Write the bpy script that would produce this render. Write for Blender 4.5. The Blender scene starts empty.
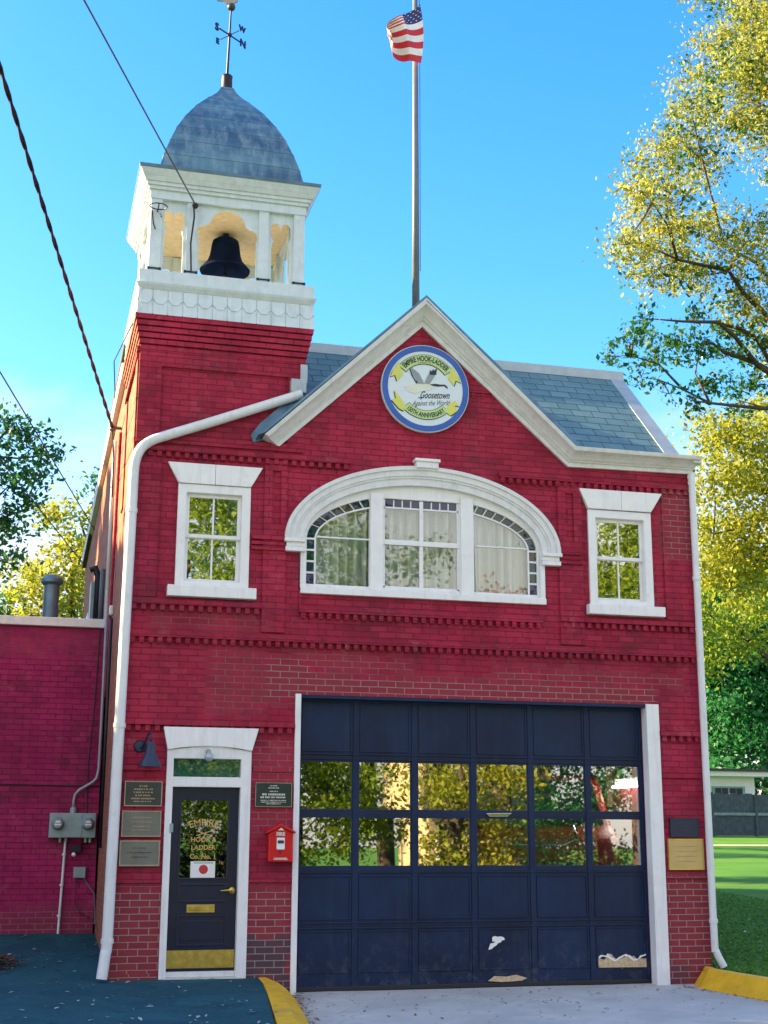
import bpy, bmesh, math, random
import numpy as np
from mathutils import Vector, Matrix
R = math.radians
rng = random.Random(7)
SC = bpy.context.scene
COL = SC.collection

# ------------------------------------------------------------------ materials
def nt(name):
    m = bpy.data.materials.new(name); m.use_nodes = True
    t = m.node_tree
    return m, t, t.nodes['Principled BSDF']

def N(t, kind, **k):
    n = t.nodes.new(kind)
    for a, b in k.items():
        if a.startswith('i_'):
            n.inputs[a[2:].replace('_', ' ')].default_value = b
        else:
            setattr(n, a, b)
    return n

def math_node(t, op, a, b=None, clamp=False):
    n = t.nodes.new('ShaderNodeMath'); n.operation = op; n.use_clamp = clamp
    for i, v in enumerate((a, b)):
        if v is None: continue
        if isinstance(v, (int, float)): n.inputs[i].default_value = v
        else: t.links.new(v, n.inputs[i])
    return n.outputs[0]

def mixc(t, fac, a, b, mode='MIX'):
    n = t.nodes.new('ShaderNodeMix'); n.data_type = 'RGBA'; n.blend_type = mode
    for s, v in ((n.inputs[0], fac), (n.inputs[6], a), (n.inputs[7], b)):
        if isinstance(v, (int, float)): s.default_value = v
        elif isinstance(v, tuple): s.default_value = (*v[:3], 1)
        else: t.links.new(v, s)
    return n.outputs[2]

def maprange(t, v, a, b, c=0.0, d=1.0):
    n = t.nodes.new('ShaderNodeMapRange')
    t.links.new(v, n.inputs[0])
    n.inputs[1].default_value, n.inputs[2].default_value, n.inputs[3].default_value, n.inputs[4].default_value = a, b, c, d
    return n.outputs[0]

def noise(t, vec, scale, detail=4, rough=.55):
    n = N(t, 'ShaderNodeTexNoise'); n.inputs['Scale'].default_value = scale
    n.inputs['Detail'].default_value = detail; n.inputs['Roughness'].default_value = rough
    if vec is not None: t.links.new(vec, n.inputs['Vector'])
    return n.outputs['Fac']

def bump(t, p, h, dist=.01, strength=.5, prev=None):
    b = N(t, 'ShaderNodeBump'); b.inputs['Distance'].default_value = dist; b.inputs['Strength'].default_value = strength
    t.links.new(h, b.inputs['Height'])
    if prev is not None: t.links.new(prev, b.inputs['Normal'])
    t.links.new(b.outputs[0], p.inputs['Normal'])
    return b.outputs[0]

def pos(t):
    return t.nodes.new('ShaderNodeNewGeometry').outputs['Position']

def simple(name, col, rough=.5, metal=0.0, var=.12, scale=6.0, bmp=.0, spec=.5, dirt=None):
    m, t, p = nt(name)
    P = pos(t)
    f = noise(t, P, scale, 5)
    dark = tuple(c * (1 - var) for c in col); lite = tuple(min(1, c * (1 + var)) for c in col)
    c = mixc(t, maprange(t, f, .3, .7), dark, lite)
    if dirt and name.endswith(('white_paint', 'pipe_paint')):
        mp = N(t, 'ShaderNodeMapping'); t.links.new(P, mp.inputs[0]); mp.inputs['Scale'].default_value = (14, 14, 1.1)
        c = mixc(t, maprange(t, noise(t, mp.outputs[0], 1, 6, .65), .52, .74, 0, .42), c, tuple(q * .62 for q in col))
        c = mixc(t, maprange(t, noise(t, P, 34, 6, .75), .68, .73, 0, .6), c, (.33, .30, .28))
    if dirt:
        g = noise(t, P, scale * .45, 8, .7)
        c = mixc(t, maprange(t, g, .56, .74, 0, dirt[1]), c, dirt[0])
    t.links.new(c, p.inputs['Base Color'])
    p.inputs['Roughness'].default_value = rough; p.inputs['Metallic'].default_value = metal
    p.inputs['Specular IOR Level'].default_value = spec
    if bmp: bump(t, p, noise(t, P, scale * 8, 3), .004, bmp)
    return m

def brick(name, paint, boxes, raw=((.23, .055, .042), (.15, .032, .035)), mortar=(.37, .23, .22), dark_boxes=(), only_front=True, side=None):
    """Painted brick: paint with bare brick and pale joints inside the boxes (x0, x1, z0, z1, ragged edge, strength)."""
    m, t, p = nt(name)
    P = pos(t)
    s = N(t, 'ShaderNodeSeparateXYZ'); t.links.new(P, s.inputs[0])
    u = math_node(t, 'ADD', s.outputs[0], s.outputs[1]); z = s.outputs[2]
    cv = N(t, 'ShaderNodeCombineXYZ'); t.links.new(u, cv.inputs[0]); t.links.new(z, cv.inputs[1])
    wob = N(t, 'ShaderNodeTexNoise'); wob.inputs['Scale'].default_value = 2.2; t.links.new(P, wob.inputs['Vector'])
    vm = N(t, 'ShaderNodeVectorMath', operation='SCALE'); t.links.new(wob.outputs['Color'], vm.inputs[0]); vm.inputs[3].default_value = .012
    va = N(t, 'ShaderNodeVectorMath', operation='ADD'); t.links.new(cv.outputs[0], va.inputs[0]); t.links.new(vm.outputs[0], va.inputs[1])
    b = N(t, 'ShaderNodeTexBrick')
    t.links.new(va.outputs[0], b.inputs['Vector'])
    for k, v in (('Scale', 1), ('Mortar Size', .0065), ('Mortar Smooth', .25), ('Bias', 0), ('Brick Width', .222), ('Row Height', .0755)):
        b.inputs[k].default_value = v
    b.inputs['Color1'].default_value = (0, 0, 0, 1); b.inputs['Color2'].default_value = (1, 1, 1, 1)
    b.inputs['Mortar'].default_value = (.5, .5, .5, 1)
    bw = N(t, 'ShaderNodeRGBToBW'); t.links.new(b.outputs['Color'], bw.inputs[0])
    per = bw.outputs[0]; mf = b.outputs['Fac']
    n1 = noise(t, P, 1.1, 6, .6); n2 = noise(t, P, 9, 6, .65); n3 = noise(t, P, 55, 3)
    # paint layer
    c = mixc(t, maprange(t, n1, .33, .68), tuple(x * .60 for x in paint), tuple(min(1, x * 1.15) for x in paint))
    c = mixc(t, maprange(t, n2, .48, .70, 0, .5), c, tuple(x * .5 for x in paint))
    soot = maprange(t, noise(t, P, 1.9, 8, .7), .49, .66, 0, .62)
    c = mixc(t, soot, c, (.110, .026, .036))
    fade = maprange(t, noise(t, P, 3.1, 7, .7), .57, .72, 0, .5)
    c = mixc(t, fade, c, (.42, .12, .13))
    c = mixc(t, maprange(t, per, .2, 1, 0, .40), c, tuple(min(1, x * 1.25 + .012) for x in paint))
    chips = maprange(t, noise(t, P, 26, 7, .75), .64, .70, 0, .7)
    c = mixc(t, chips, c, (.34, .17, .16))
    stv = N(t, 'ShaderNodeMapping'); t.links.new(P, stv.inputs[0]); stv.inputs['Scale'].default_value = (7, 7, .5)
    streak = maprange(t, noise(t, stv.outputs[0], 1.0, 5, .6), .52, .72, 0, .5)
    c = mixc(t, streak, c, tuple(x * .45 + .005 for x in paint))
    c = mixc(t, math_node(t, 'MULTIPLY', mf, maprange(t, n2, .35, .6, .2, .8)), c, tuple(x * .42 for x in paint))
    # bare layer
    jit = math_node(t, 'ADD', math_node(t, 'MULTIPLY', math_node(t, 'SUBTRACT', n1, .5), 1.0), math_node(t, 'MULTIPLY', math_node(t, 'SUBTRACT', n2, .5), .7))
    jit = math_node(t, 'ADD', jit, math_node(t, 'MULTIPLY', math_node(t, 'SUBTRACT', per, .5), 1.3))
    def area(bx):
        tot = None
        for x0, x1, z0, z1, rag, st in bx:
            a = math_node(t, 'MINIMUM', math_node(t, 'SUBTRACT', u, x0), math_node(t, 'SUBTRACT', x1, u))
            d = math_node(t, 'MINIMUM', math_node(t, 'SUBTRACT', z, z0), math_node(t, 'SUBTRACT', z1, z))
            a = math_node(t, 'ADD', math_node(t, 'MINIMUM', a, d), math_node(t, 'MULTIPLY', jit, rag))
            a = maprange(t, a, -.05, .08, 0, st)
            tot = a if tot is None else math_node(t, 'MAXIMUM', tot, a)
        return tot
    if boxes:
        rawc = mixc(t, per, raw[0], raw[1])
        rawc = mixc(t, maprange(t, n3, .3, .7, 0, .35), rawc, (.12, .04, .04))
        rawc = mixc(t, .35, rawc, paint)
        mort = mixc(t, maprange(t, n2, .4, .65, 0, .6), mortar, (.30, .17, .17))
        rawc = mixc(t, mf, rawc, mort)
        A = area(boxes)
        if only_front:
            A = math_node(t, 'MULTIPLY', A, math_node(t, 'LESS_THAN', s.outputs[1], .2))
        c = mixc(t, A, c, rawc)
    if dark_boxes:
        dk = mixc(t, per, (.05, .045, .06), (.10, .05, .06))
        dk = mixc(t, mf, dk, (.25, .24, .25))
        A2 = math_node(t, 'MULTIPLY', area(dark_boxes), math_node(t, 'LESS_THAN', s.outputs[1], .2))
        c = mixc(t, A2, c, dk)
    if side:   # left-facing brick takes the orange side colour
        sc_ = mixc(t, per, tuple(x * .72 for x in side), tuple(x * 1.15 for x in side))
        sc_ = mixc(t, maprange(t, n2, .4, .7, 0, .5), sc_, tuple(x * .6 for x in side))
        sc_ = mixc(t, math_node(t, 'MULTIPLY', mf, .5), sc_, (.34, .24, .17))
        ns_ = N(t, 'ShaderNodeSeparateXYZ'); t.links.new(t.nodes.new('ShaderNodeNewGeometry').outputs['True Normal'], ns_.inputs[0])
        c = mixc(t, math_node(t, 'MULTIPLY', math_node(t, 'LESS_THAN', ns_.outputs[0], -.6), math_node(t, 'LESS_THAN', s.outputs[0], .1)), c, sc_)
    t.links.new(c, p.inputs['Base Color'])
    p.inputs['Roughness'].default_value = .78; p.inputs['Specular IOR Level'].default_value = .2
    h = math_node(t, 'SUBTRACT', math_node(t, 'MULTIPLY', n3, .25), math_node(t, 'MULTIPLY', mf, .8))
    h = math_node(t, 'ADD', h, math_node(t, 'MULTIPLY', per, .25))
    bump(t, p, h, .012, .9)
    return m

def glass(name, tint, refl=.42, rough=.012, wav=.0, body=None):
    """Window glass: mirror reflection over a tinted see-through pane, slightly wavy."""
    m, t, p = nt(name)
    t.nodes.remove(p)
    out = [n for n in t.nodes if n.type == 'OUTPUT_MATERIAL'][0]
    g = N(t, 'ShaderNodeBsdfGlossy'); g.inputs['Roughness'].default_value = rough; g.inputs['Color'].default_value = (.95, .97, .97, 1)
    if body:
        tr = N(t, 'ShaderNodeBsdfDiffuse'); tr.inputs['Color'].default_value = (*body, 1)
    else:
        tr = N(t, 'ShaderNodeBsdfTransparent'); tr.inputs['Color'].default_value = (*tint, 1)
    fr = N(t, 'ShaderNodeLayerWeight'); fr.inputs['Blend'].default_value = .35
    fac = maprange(t, fr.outputs['Fresnel'], 0, 1, refl, 1)
    mx = N(t, 'ShaderNodeMixShader')
    t.links.new(fac, mx.inputs[0]); t.links.new(tr.outputs[0], mx.inputs[1]); t.links.new(g.outputs[0], mx.inputs[2])
    if wav:
        b = N(t, 'ShaderNodeBump'); b.inputs['Distance'].default_value = .004; b.inputs['Strength'].default_value = wav
        t.links.new(noise(t, pos(t), 2.6, 2), b.inputs['Height']); t.links.new(b.outputs[0], g.inputs['Normal'])
    t.links.new(mx.outputs[0], out.inputs[0])
    return m

def leafmat(name, cols, trans=.45):
    m, t, p = nt(name)
    out = [n for n in t.nodes if n.type == 'OUTPUT_MATERIAL'][0]
    g = t.nodes.new('ShaderNodeNewGeometry')
    r = N(t, 'ShaderNodeValToRGB'); t.links.new(g.outputs['Random Per Island'], r.inputs[0])
    e = r.color_ramp.elements
    for i, c in enumerate(cols):
        x = i / (len(cols) - 1)
        el = e[0] if i == 0 else (e[1] if i == len(cols) - 1 else e.new(x))
        el.position = x; el.color = (*c, 1)
    big = noise(t, g.outputs['Position'], .5, 2)
    c = mixc(t, maprange(t, big, .35, .65, 0, .5), r.outputs[0], cols[0])
    t.links.new(c, p.inputs['Base Color']); p.inputs['Roughness'].default_value = .5; p.inputs['Specular IOR Level'].default_value = .3
    tl = N(t, 'ShaderNodeBsdfTranslucent'); t.links.new(c, tl.inputs[0])
    mx = N(t, 'ShaderNodeMixShader'); mx.inputs[0].default_value = trans
    t.links.new(p.outputs[0], mx.inputs[1]); t.links.new(tl.outputs[0], mx.inputs[2]); t.links.new(mx.outputs[0], out.inputs[0])
    return m

M = {}
PAINT = (.385, .022, .058)
FRONT_BARE = [(-.2, 1.0, -.2, 1.20, .10, 1), (1.5, 2.12, -.2, 1.18, .14, 1), (6.8, 7.5, -.2, 1.30, .10, 1),
              (2.02, 6.85, 3.40, 3.68, .16, .9), (1.66, 2.3, 3.33, 3.88, .30, .85), (1.0, 1.72, 3.15, 3.95, .40, .38),
              (6.97, 7.6, 5.35, 6.32, .22, .75), (1.5, 2.1, 1.75, 2.95, .35, .45), (2.0, 3.6, 3.66, 3.95, .5, .5), (4.6, 7.2, 3.62, 3.85, .35, .6),
              (.3, 1.7, 4.15, 4.4, .2, .35)]
M['brick'] = brick('painted_brick', PAINT, FRONT_BARE, side=(.38, .135, .085), dark_boxes=[(1.50, 2.1, .05, .62, .22, .9), (6.8, 7.15, -.1, .32, .15, .6)])
M['brick_annex'] = brick('painted_brick_annex', (.36, .019, .105), [(-40, 40, .0, .80, .22, .55), (-20, 20, 4.2, 4.6, .35, .22)], only_front=False)
M['white'] = simple('white_paint', (.80, .80, .79), .38, var=.04, dirt=((.45, .44, .42), .35))
M['white_worn'] = simple('worn_white_paint', (.70, .71, .70), .5, var=.07, scale=9, dirt=((.30, .31, .30), .5))
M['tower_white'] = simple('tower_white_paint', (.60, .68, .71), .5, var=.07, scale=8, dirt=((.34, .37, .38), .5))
M['pipe'] = simple('white_pipe_paint', (.70, .72, .72), .35, var=.05, dirt=((.40, .40, .40), .45))
M['navy'] = simple('navy_door_paint', (.004, .018, .072), .32, var=.18, scale=3, dirt=((.02, .05, .12), .6))
def door_paint():
    m, t, p = nt('garage_door_paint'); P = pos(t)
    s = N(t, 'ShaderNodeSeparateXYZ'); t.links.new(P, s.inputs[0])
    f = noise(t, P, 1.6, 7, .65); k = noise(t, P, 9, 7, .75)
    mp = N(t, 'ShaderNodeMapping'); t.links.new(P, mp.inputs[0]); mp.inputs['Scale'].default_value = (9, 9, .7)
    c = mixc(t, maprange(t, f, .35, .65), (.0035, .012, .042), (.006, .022, .070))
    c = mixc(t, maprange(t, noise(t, mp.outputs[0], 1, 5, .6), .55, .75, 0, .35), c, (.03, .045, .075))
    low = maprange(t, s.outputs[2], .02, .75, 1, 0)
    c = mixc(t, math_node(t, 'MULTIPLY', maprange(t, k, .50, .66), math_node(t, 'MULTIPLY', low, .55)), c, (.09, .095, .10))
    ch = math_node(t, 'ADD', noise(t, P, 24, 6, .75), math_node(t, 'MULTIPLY', math_node(t, 'POWER', maprange(t, s.outputs[2], .0, .5, 1, 0), 3), .12))
    c = mixc(t, maprange(t, ch, .72, .735), c, (.45, .46, .42))
    t.links.new(c, p.inputs['Base Color']); t.links.new(maprange(t, f, .3, .7, .34, .55), p.inputs['Roughness']); p.inputs['Specular IOR Level'].default_value = .3
    bump(t, p, noise(t, P, 5, 4), .004, .3)
    return m
M['navy'] = door_paint()
M['doorblack'] = simple('dark_door_paint', (.005, .008, .034), .3, var=.2)
M['brass'] = simple('worn_brass', (.60, .44, .10), .34, .85, var=.25, scale=12)
M['gold_plate'] = simple('gold_plaque_metal', (.56, .40, .15), .5, .35, var=.10, scale=4)
M['car_blue'] = simple('dark_blue_car_paint', (.045, .07, .10), .3)
M['conduit_grey'] = simple('grey_conduit', (.30, .32, .36), .45, .3)
M['cream'] = simple('cream_boards', (.72, .55, .33), .6, var=.12, scale=12)  # warmth of the sunlit belfry ceiling is put into this colour
M['bronze'] = simple('bronze_plaque', (.050, .052, .050), .42, .35, var=.2)
M['bronze_lite'] = simple('weathered_bronze_plaque', (.165, .165, .135), .5, .3, var=.15)
M['bronze_edge'] = simple('plaque_border', (.34, .30, .22), .4, .5)
M['green_plate'] = simple('dark_green_plaque', (.020, .038, .034), .35, .2)
M['navy_plate'] = simple('dark_blue_plaque', (.016, .022, .055), .4, .2)
M['gilt'] = simple('gilt_letters', (.42, .32, .17), .45, .3)
M['cream_letters'] = simple('cream_letters', (.62, .60, .52), .5)
M['gold_letters'] = simple('gold_leaf_letters', (.55, .36, .09), .5, .0)
M['iron'] = simple('dark_iron', (.018, .020, .030), .5, .4, var=.3)
M['bell'] = simple('dark_bell_bronze', (.008, .016, .05), .7, .0, spec=.02, var=.35, scale=5)
M['lampblue'] = simple('dark_blue_enamel', (.010, .020, .052), .4)
M['red'] = simple('alarm_red', (.56, .003, .012), .28, var=.06)
M['engine_red'] = simple('fire_engine_red', (.46, .02, .015), .3, var=.06)
M['chrome'] = simple('chrome', (.75, .76, .78), .12, 1.0, var=.03)
M['grey_metal'] = simple('grey_meter_metal', (.27, .35, .36), .45, .25, var=.12)
M['flash'] = simple('blue_grey_flashing', (.10, .19, .27), .4, .3, var=.25, dirt=((.25, .32, .34), .4))
M['flash_lite'] = simple('pale_metal_flashing', (.40, .46, .47), .45, .3, var=.1, dirt=((.25, .28, .28), .4))
M['pole'] = simple('grey_flagpole_paint', (.13, .16, .19), .45, .2)
M['yellow'] = simple('yellow_kerb_paint', (.74, .42, .012), .6, var=.15, scale=5, bmp=.9, dirt=((.30, .22, .10), .8))
M['wood'] = simple('bare_splintered_wood', (.55, .40, .24), .7, var=.25, scale=30)
M['paper'] = simple('paper', (.80, .79, .75), .7, var=.03)
M['emblem_red'] = simple('red_print', (.50, .03, .03), .6)
M['black'] = simple('black_rubber', (.012, .012, .016), .55)
M['cable'] = simple('black_cable', (.012, .013, .02), .6)
M['cable_pale'] = simple('grey_cable', (.10, .11, .12), .6)
M['fence'] = simple('weathered_blue_grey_boards', (.050, .075, .105), .8, var=.35, scale=5)
M['fence_rail'] = simple('pale_fence_rail', (.20, .25, .28), .8, var=.2)
M['shed'] = simple('white_siding', (.72, .74, .72), .6, var=.04)
M['shed_green'] = simple('green_window_paint', (.12, .32, .25), .5)
M['shed_roof'] = simple('dark_shingle', (.04, .05, .045), .8, var=.3)
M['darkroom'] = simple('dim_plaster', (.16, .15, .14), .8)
M['floor_in'] = simple('garage_floor', (.12, .12, .12), .5)
M['bark'] = simple('bark', (.060, .045, .032), .9, var=.4, scale=8, bmp=.8)
M['sign_blue'] = simple('sign_blue', (.022, .10, .40), .3)
M['sign_white'] = simple('sign_white', (.66, .74, .78), .4, var=.02)
M['sign_green'] = simple('sign_banner_green', (.50, .66, .24), .45, var=.03)
M['sign_yellow'] = simple('sign_banner_fold', (.66, .66, .12), .45, var=.03)
M['sign_dark'] = simple('sign_dark_green', (.018, .045, .032), .5)
M['bird_grey'] = simple('bird_grey', (.26, .30, .31), .5)
M['bird_cream'] = simple('bird_cream', (.66, .68, .56), .5)
M['bird_black'] = simple('bird_black', (.015, .02, .03), .5)
M['flag_red'] = simple('flag_red', (.56, .018, .028), .7)
M['flag_white'] = simple('flag_white', (.80, .76, .74), .7)
M['flag_blue'] = simple('flag_blue', (.022, .026, .13), .7)
M['beige_wall'] = simple('beige_siding', (.52, .40, .24), .7)
M['tan_roof'] = simple('brown_roof', (.13, .075, .055), .8, var=.3)
M['dark_window'] = simple('dark_glass', (.02, .025, .03), .15)
M['vent'] = simple('blue_grey_vent_pipe', (.12, .20, .26), .45, .4, var=.2)
M['glass'] = glass('window_glass', (1, 1, 1), .07, wav=.1)
M['glass_upper'] = glass('upper_window_glass', (.45, .5, .48), .50, wav=.15)
M['glass_garage'] = glass('garage_glass', (.85, .9, .9), .45, wav=0)
M['glass_door'] = glass('door_glass', (.22, .28, .32), .24, wav=0)
M['glass_transom'] = glass('transom_glass', (0, 0, 0), .10, body=(.012, .085, .062))
for k, c in dict(a=(.006, .014, .05), b=(.006, .035, .055), c=(.008, .05, .036), d=(.03, .032, .01), e=(.014, .008, .075), f=(.006, .01, .016)).items():
    M['stain_' + k] = glass('stained_glass_' + k, (0, 0, 0), .02, body=c)

def slate():
    m, t, p = nt('slate_shingles')
    P = pos(t); s = N(t, 'ShaderNodeSeparateXYZ'); t.links.new(P, s.inputs[0])
    cv = N(t, 'ShaderNodeCombineXYZ'); t.links.new(s.outputs[0], cv.inputs[0])
    t.links.new(math_node(t, 'MULTIPLY', math_node(t, 'SUBTRACT', s.outputs[2], 6.9), 1.0), cv.inputs[1])
    b = N(t, 'ShaderNodeTexBrick'); t.links.new(cv.outputs[0], b.inputs['Vector'])
    for k, v in (('Scale', 1), ('Mortar Size', .007), ('Mortar Smooth', .1), ('Brick Width', .31), ('Row Height', .1345)):
        b.inputs[k].default_value = v
    b.inputs['Color1'].default_value = (.10, .21, .22, 1); b.inputs['Color2'].default_value = (.15, .27, .28, 1); b.inputs['Mortar'].default_value = (.02, .04, .05, 1)
    c = mixc(t, maprange(t, noise(t, P, 5, 6), .4, .7, 0, .45), b.outputs[0], (.07, .13, .16))
    t.links.new(c, p.inputs['Base Color']); p.inputs['Roughness'].default_value = .6
    bump(t, p, noise(t, P, 60, 3), .004, .4)
    return m
M['slate'] = slate()

def dome_mat():
    m, t, p = nt('weathered_dome_metal')
    P = pos(t)
    mp = N(t, 'ShaderNodeMapping'); t.links.new(P, mp.inputs[0]); mp.inputs['Scale'].default_value = (9, 9, .8)
    mh = N(t, 'ShaderNodeMapping'); t.links.new(P, mh.inputs[0]); mh.inputs['Scale'].default_value = (.6, .6, 3.2)
    st = noise(t, mp.outputs[0], 1, 6, .65)
    pa = noise(t, P, 2.2, 6, .6)
    bd = noise(t, mh.outputs[0], 1, 4, .6)
    c = mixc(t, maprange(t, bd, .38, .62), (.018, .085, .18), (.09, .21, .29))
    c = mixc(t, maprange(t, st, .45, .70, 0, .7), c, (.24, .36, .42))
    c = mixc(t, maprange(t, pa, .50, .75, 0, .6), c, (.012, .055, .15))
    sz = N(t, 'ShaderNodeSeparateXYZ'); t.links.new(P, sz.inputs[0])
    fr = math_node(t, 'FRACT', math_node(t, 'DIVIDE', math_node(t, 'SUBTRACT', sz.outputs[2], 10.13), .2528))
    c = mixc(t, math_node(t, 'MULTIPLY', math_node(t, 'LESS_THAN', fr, .055), .75), c, (.012, .035, .07))
    t.links.new(c, p.inputs['Base Color']); p.inputs['Roughness'].default_value = .5; p.inputs['Metallic'].default_value = .15
    bump(t, p, noise(t, P, 3, 3), .02, .25)
    return m
M['dome'] = dome_mat()

def asphalt():
    m, t, p = nt('sealed_asphalt')
    P = pos(t)
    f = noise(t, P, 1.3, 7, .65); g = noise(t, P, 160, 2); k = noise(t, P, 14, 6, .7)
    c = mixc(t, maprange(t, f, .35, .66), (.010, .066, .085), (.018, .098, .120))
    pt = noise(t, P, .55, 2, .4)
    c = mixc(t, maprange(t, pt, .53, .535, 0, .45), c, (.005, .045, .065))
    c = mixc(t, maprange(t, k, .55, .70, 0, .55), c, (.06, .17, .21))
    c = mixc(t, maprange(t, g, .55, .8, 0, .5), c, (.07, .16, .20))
    vo = N(t, 'ShaderNodeTexVoronoi', feature='DISTANCE_TO_EDGE'); vo.inputs['Scale'].default_value = .7
    wv = N(t, 'ShaderNodeVectorMath', operation='ADD'); t.links.new(P, wv.inputs[0])
    ns = N(t, 'ShaderNodeTexNoise'); ns.inputs['Scale'].default_value = 3; ns.inputs['Detail'].default_value = 5; t.links.new(P, ns.inputs['Vector']); t.links.new(ns.outputs['Color'], wv.inputs[1]); t.links.new(wv.outputs[0], vo.inputs['Vector'])
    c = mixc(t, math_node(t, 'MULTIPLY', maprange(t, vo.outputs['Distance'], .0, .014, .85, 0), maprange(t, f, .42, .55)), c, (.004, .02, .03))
    t.links.new(c, p.inputs['Base Color']); p.inputs['Roughness'].default_value = .8; p.inputs['Specular IOR Level'].default_value = .15
    bump(t, p, g, .006, .8)
    return m
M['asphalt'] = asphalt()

def concrete():
    m, t, p = nt('worn_concrete_apron')
    P = pos(t)
    f = noise(t, P, 1.1, 7, .65); g = noise(t, P, 22, 6, .75); h = noise(t, P, 170, 2)
    c = mixc(t, maprange(t, f, .36, .64), (.40, .41, .39), (.54, .54, .50))
    c = mixc(t, maprange(t, g, .60, .70, 0, .6), c, (.20, .19, .18))
    c = mixc(t, maprange(t, h, .5, .75, 0, .35), c, (.30, .29, .27))
    vo = N(t, 'ShaderNodeTexVoronoi', feature='DISTANCE_TO_EDGE'); vo.inputs['Scale'].default_value = .55
    wv = N(t, 'ShaderNodeVectorMath', operation='ADD'); t.links.new(P, wv.inputs[0])
    ns = N(t, 'ShaderNodeTexNoise'); ns.inputs['Scale'].default_value = 2.5; t.links.new(P, ns.inputs['Vector']); t.links.new(ns.outputs['Color'], wv.inputs[1])
    t.links.new(wv.outputs[0], vo.inputs['Vector'])
    c = mixc(t, math_node(t, 'MULTIPLY', maprange(t, vo.outputs['Distance'], .0, .008, .6, 0), maprange(t, f, .45, .6)), c, (.08, .09, .09))
    t.links.new(c, p.inputs['Base Color']); p.inputs['Roughness'].default_value = .8
    bump(t, p, g, .006, .5)
    return m
M['concrete'] = concrete()

def lawn_mat():
    m, t, p = nt('mown_grass')
    P = pos(t)
    f = noise(t, P, .35, 6, .65); g = noise(t, P, 30, 4, .7)
    mp = N(t, 'ShaderNodeMapping'); t.links.new(P, mp.inputs[0]); mp.inputs['Scale'].default_value = (.12, 1.1, 1)
    b = noise(t, mp.outputs[0], 1, 5, .6)
    c = mixc(t, maprange(t, f, .35, .65), (.050, .17, .020), (.085, .25, .028))
    c = mixc(t, maprange(t, b, .5, .68, 0, .6), c, (.16, .26, .04))
    c = mixc(t, maprange(t, g, .4, .7, 0, .6), c, (.035, .13, .016))
    t.links.new(c, p.inputs['Base Color']); p.inputs['Roughness'].default_value = .9; p.inputs['Specular IOR Level'].default_value = .2
    bump(t, p, g, .04, .8)
    return m
M['lawn'] = lawn_mat()
M['street'] = simple('pale_street', (.34, .31, .27), .85, var=.2, scale=2, bmp=.3)  # paler than asphalt, so the sunlit street bounces warm light onto the front
M['path'] = simple('pale_path', (.36, .33, .24), .9, var=.15)
M['grass_blade'] = leafmat('grass_blades', [(.06, .20, .025), (.10, .30, .035), (.16, .33, .05)], .4)
M['dead_leaf'] = leafmat('dead_leaves', [(.24, .11, .04), (.40, .22, .07), (.50, .34, .15), (.14, .06, .03)], .15)
M['pale_leaf'] = leafmat('pale_fallen_leaves', [(.35, .42, .36), (.55, .52, .38), (.30, .22, .10), (.45, .5, .45)], .15)
M['leaf_gold'] = leafmat('golden_leaves', [(.17, .24, .05), (.46, .45, .08), (.60, .53, .12), (.33, .40, .06), (.68, .61, .20), (.52, .46, .08)], .6)
M['leaf_yellow'] = leafmat('yellow_leaves', [(.24, .27, .025), (.52, .44, .04), (.62, .53, .08), (.36, .38, .04)], .55)
M['leaf_green'] = leafmat('green_leaves', [(.035, .19, .05), (.07, .30, .08), (.14, .38, .10), (.045, .24, .09)], .6)
M['leaf_hedge'] = leafmat('dark_hedge_leaves', [(.008, .020, .010), (.016, .04, .016), (.03, .06, .02)], .2)
M['leaf_mixed'] = leafmat('mid_green_leaves', [(.03, .11, .025), (.08, .19, .03), (.15, .23, .035), (.04, .14, .04)], .5)
M['leaf_lime'] = leafmat('lime_leaves', [(.14, .22, .02), (.40, .44, .04), (.62, .56, .06), (.30, .38, .04)], .6)
M['leaf_red'] = leafmat('russet_leaves', [(.34, .07, .03), (.45, .13, .04), (.36, .20, .05)], .4)

def curtain_mat():
    m, t, p = nt('cream_curtain')
    out = [n for n in t.nodes if n.type == 'OUTPUT_MATERIAL'][0]
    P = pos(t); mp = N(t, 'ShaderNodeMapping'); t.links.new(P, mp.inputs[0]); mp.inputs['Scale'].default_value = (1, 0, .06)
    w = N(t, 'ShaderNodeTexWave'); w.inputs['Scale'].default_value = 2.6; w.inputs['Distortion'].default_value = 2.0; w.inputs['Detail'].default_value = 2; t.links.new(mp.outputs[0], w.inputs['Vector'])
    t.links.new(mixc(t, w.outputs['Fac'], (.36, .52, .47), (.84, .91, .82)), p.inputs['Base Color']); p.inputs['Roughness'].default_value = .9  # pale and dark bands paint the shading of the pleats into the cloth
    tl = N(t, 'ShaderNodeBsdfTranslucent'); tl.inputs[0].default_value = (.6, .6, .48, 1)
    mx = N(t, 'ShaderNodeMixShader'); mx.inputs[0].default_value = .08
    t.links.new(p.outputs[0], mx.inputs[1]); t.links.new(tl.outputs[0], mx.inputs[2]); t.links.new(mx.outputs[0], out.inputs[0])
    return m
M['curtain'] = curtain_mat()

def glow(name, col, st):
    m, t, p = nt(name); p.inputs['Base Color'].default_value = (*col, 1); p.inputs['Emission Color'].default_value = (*col, 1); p.inputs['Emission Strength'].default_value = st
    return m
M['tube_glow'] = glow('lit_tube', (1.0, .95, .85), 8)

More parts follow.
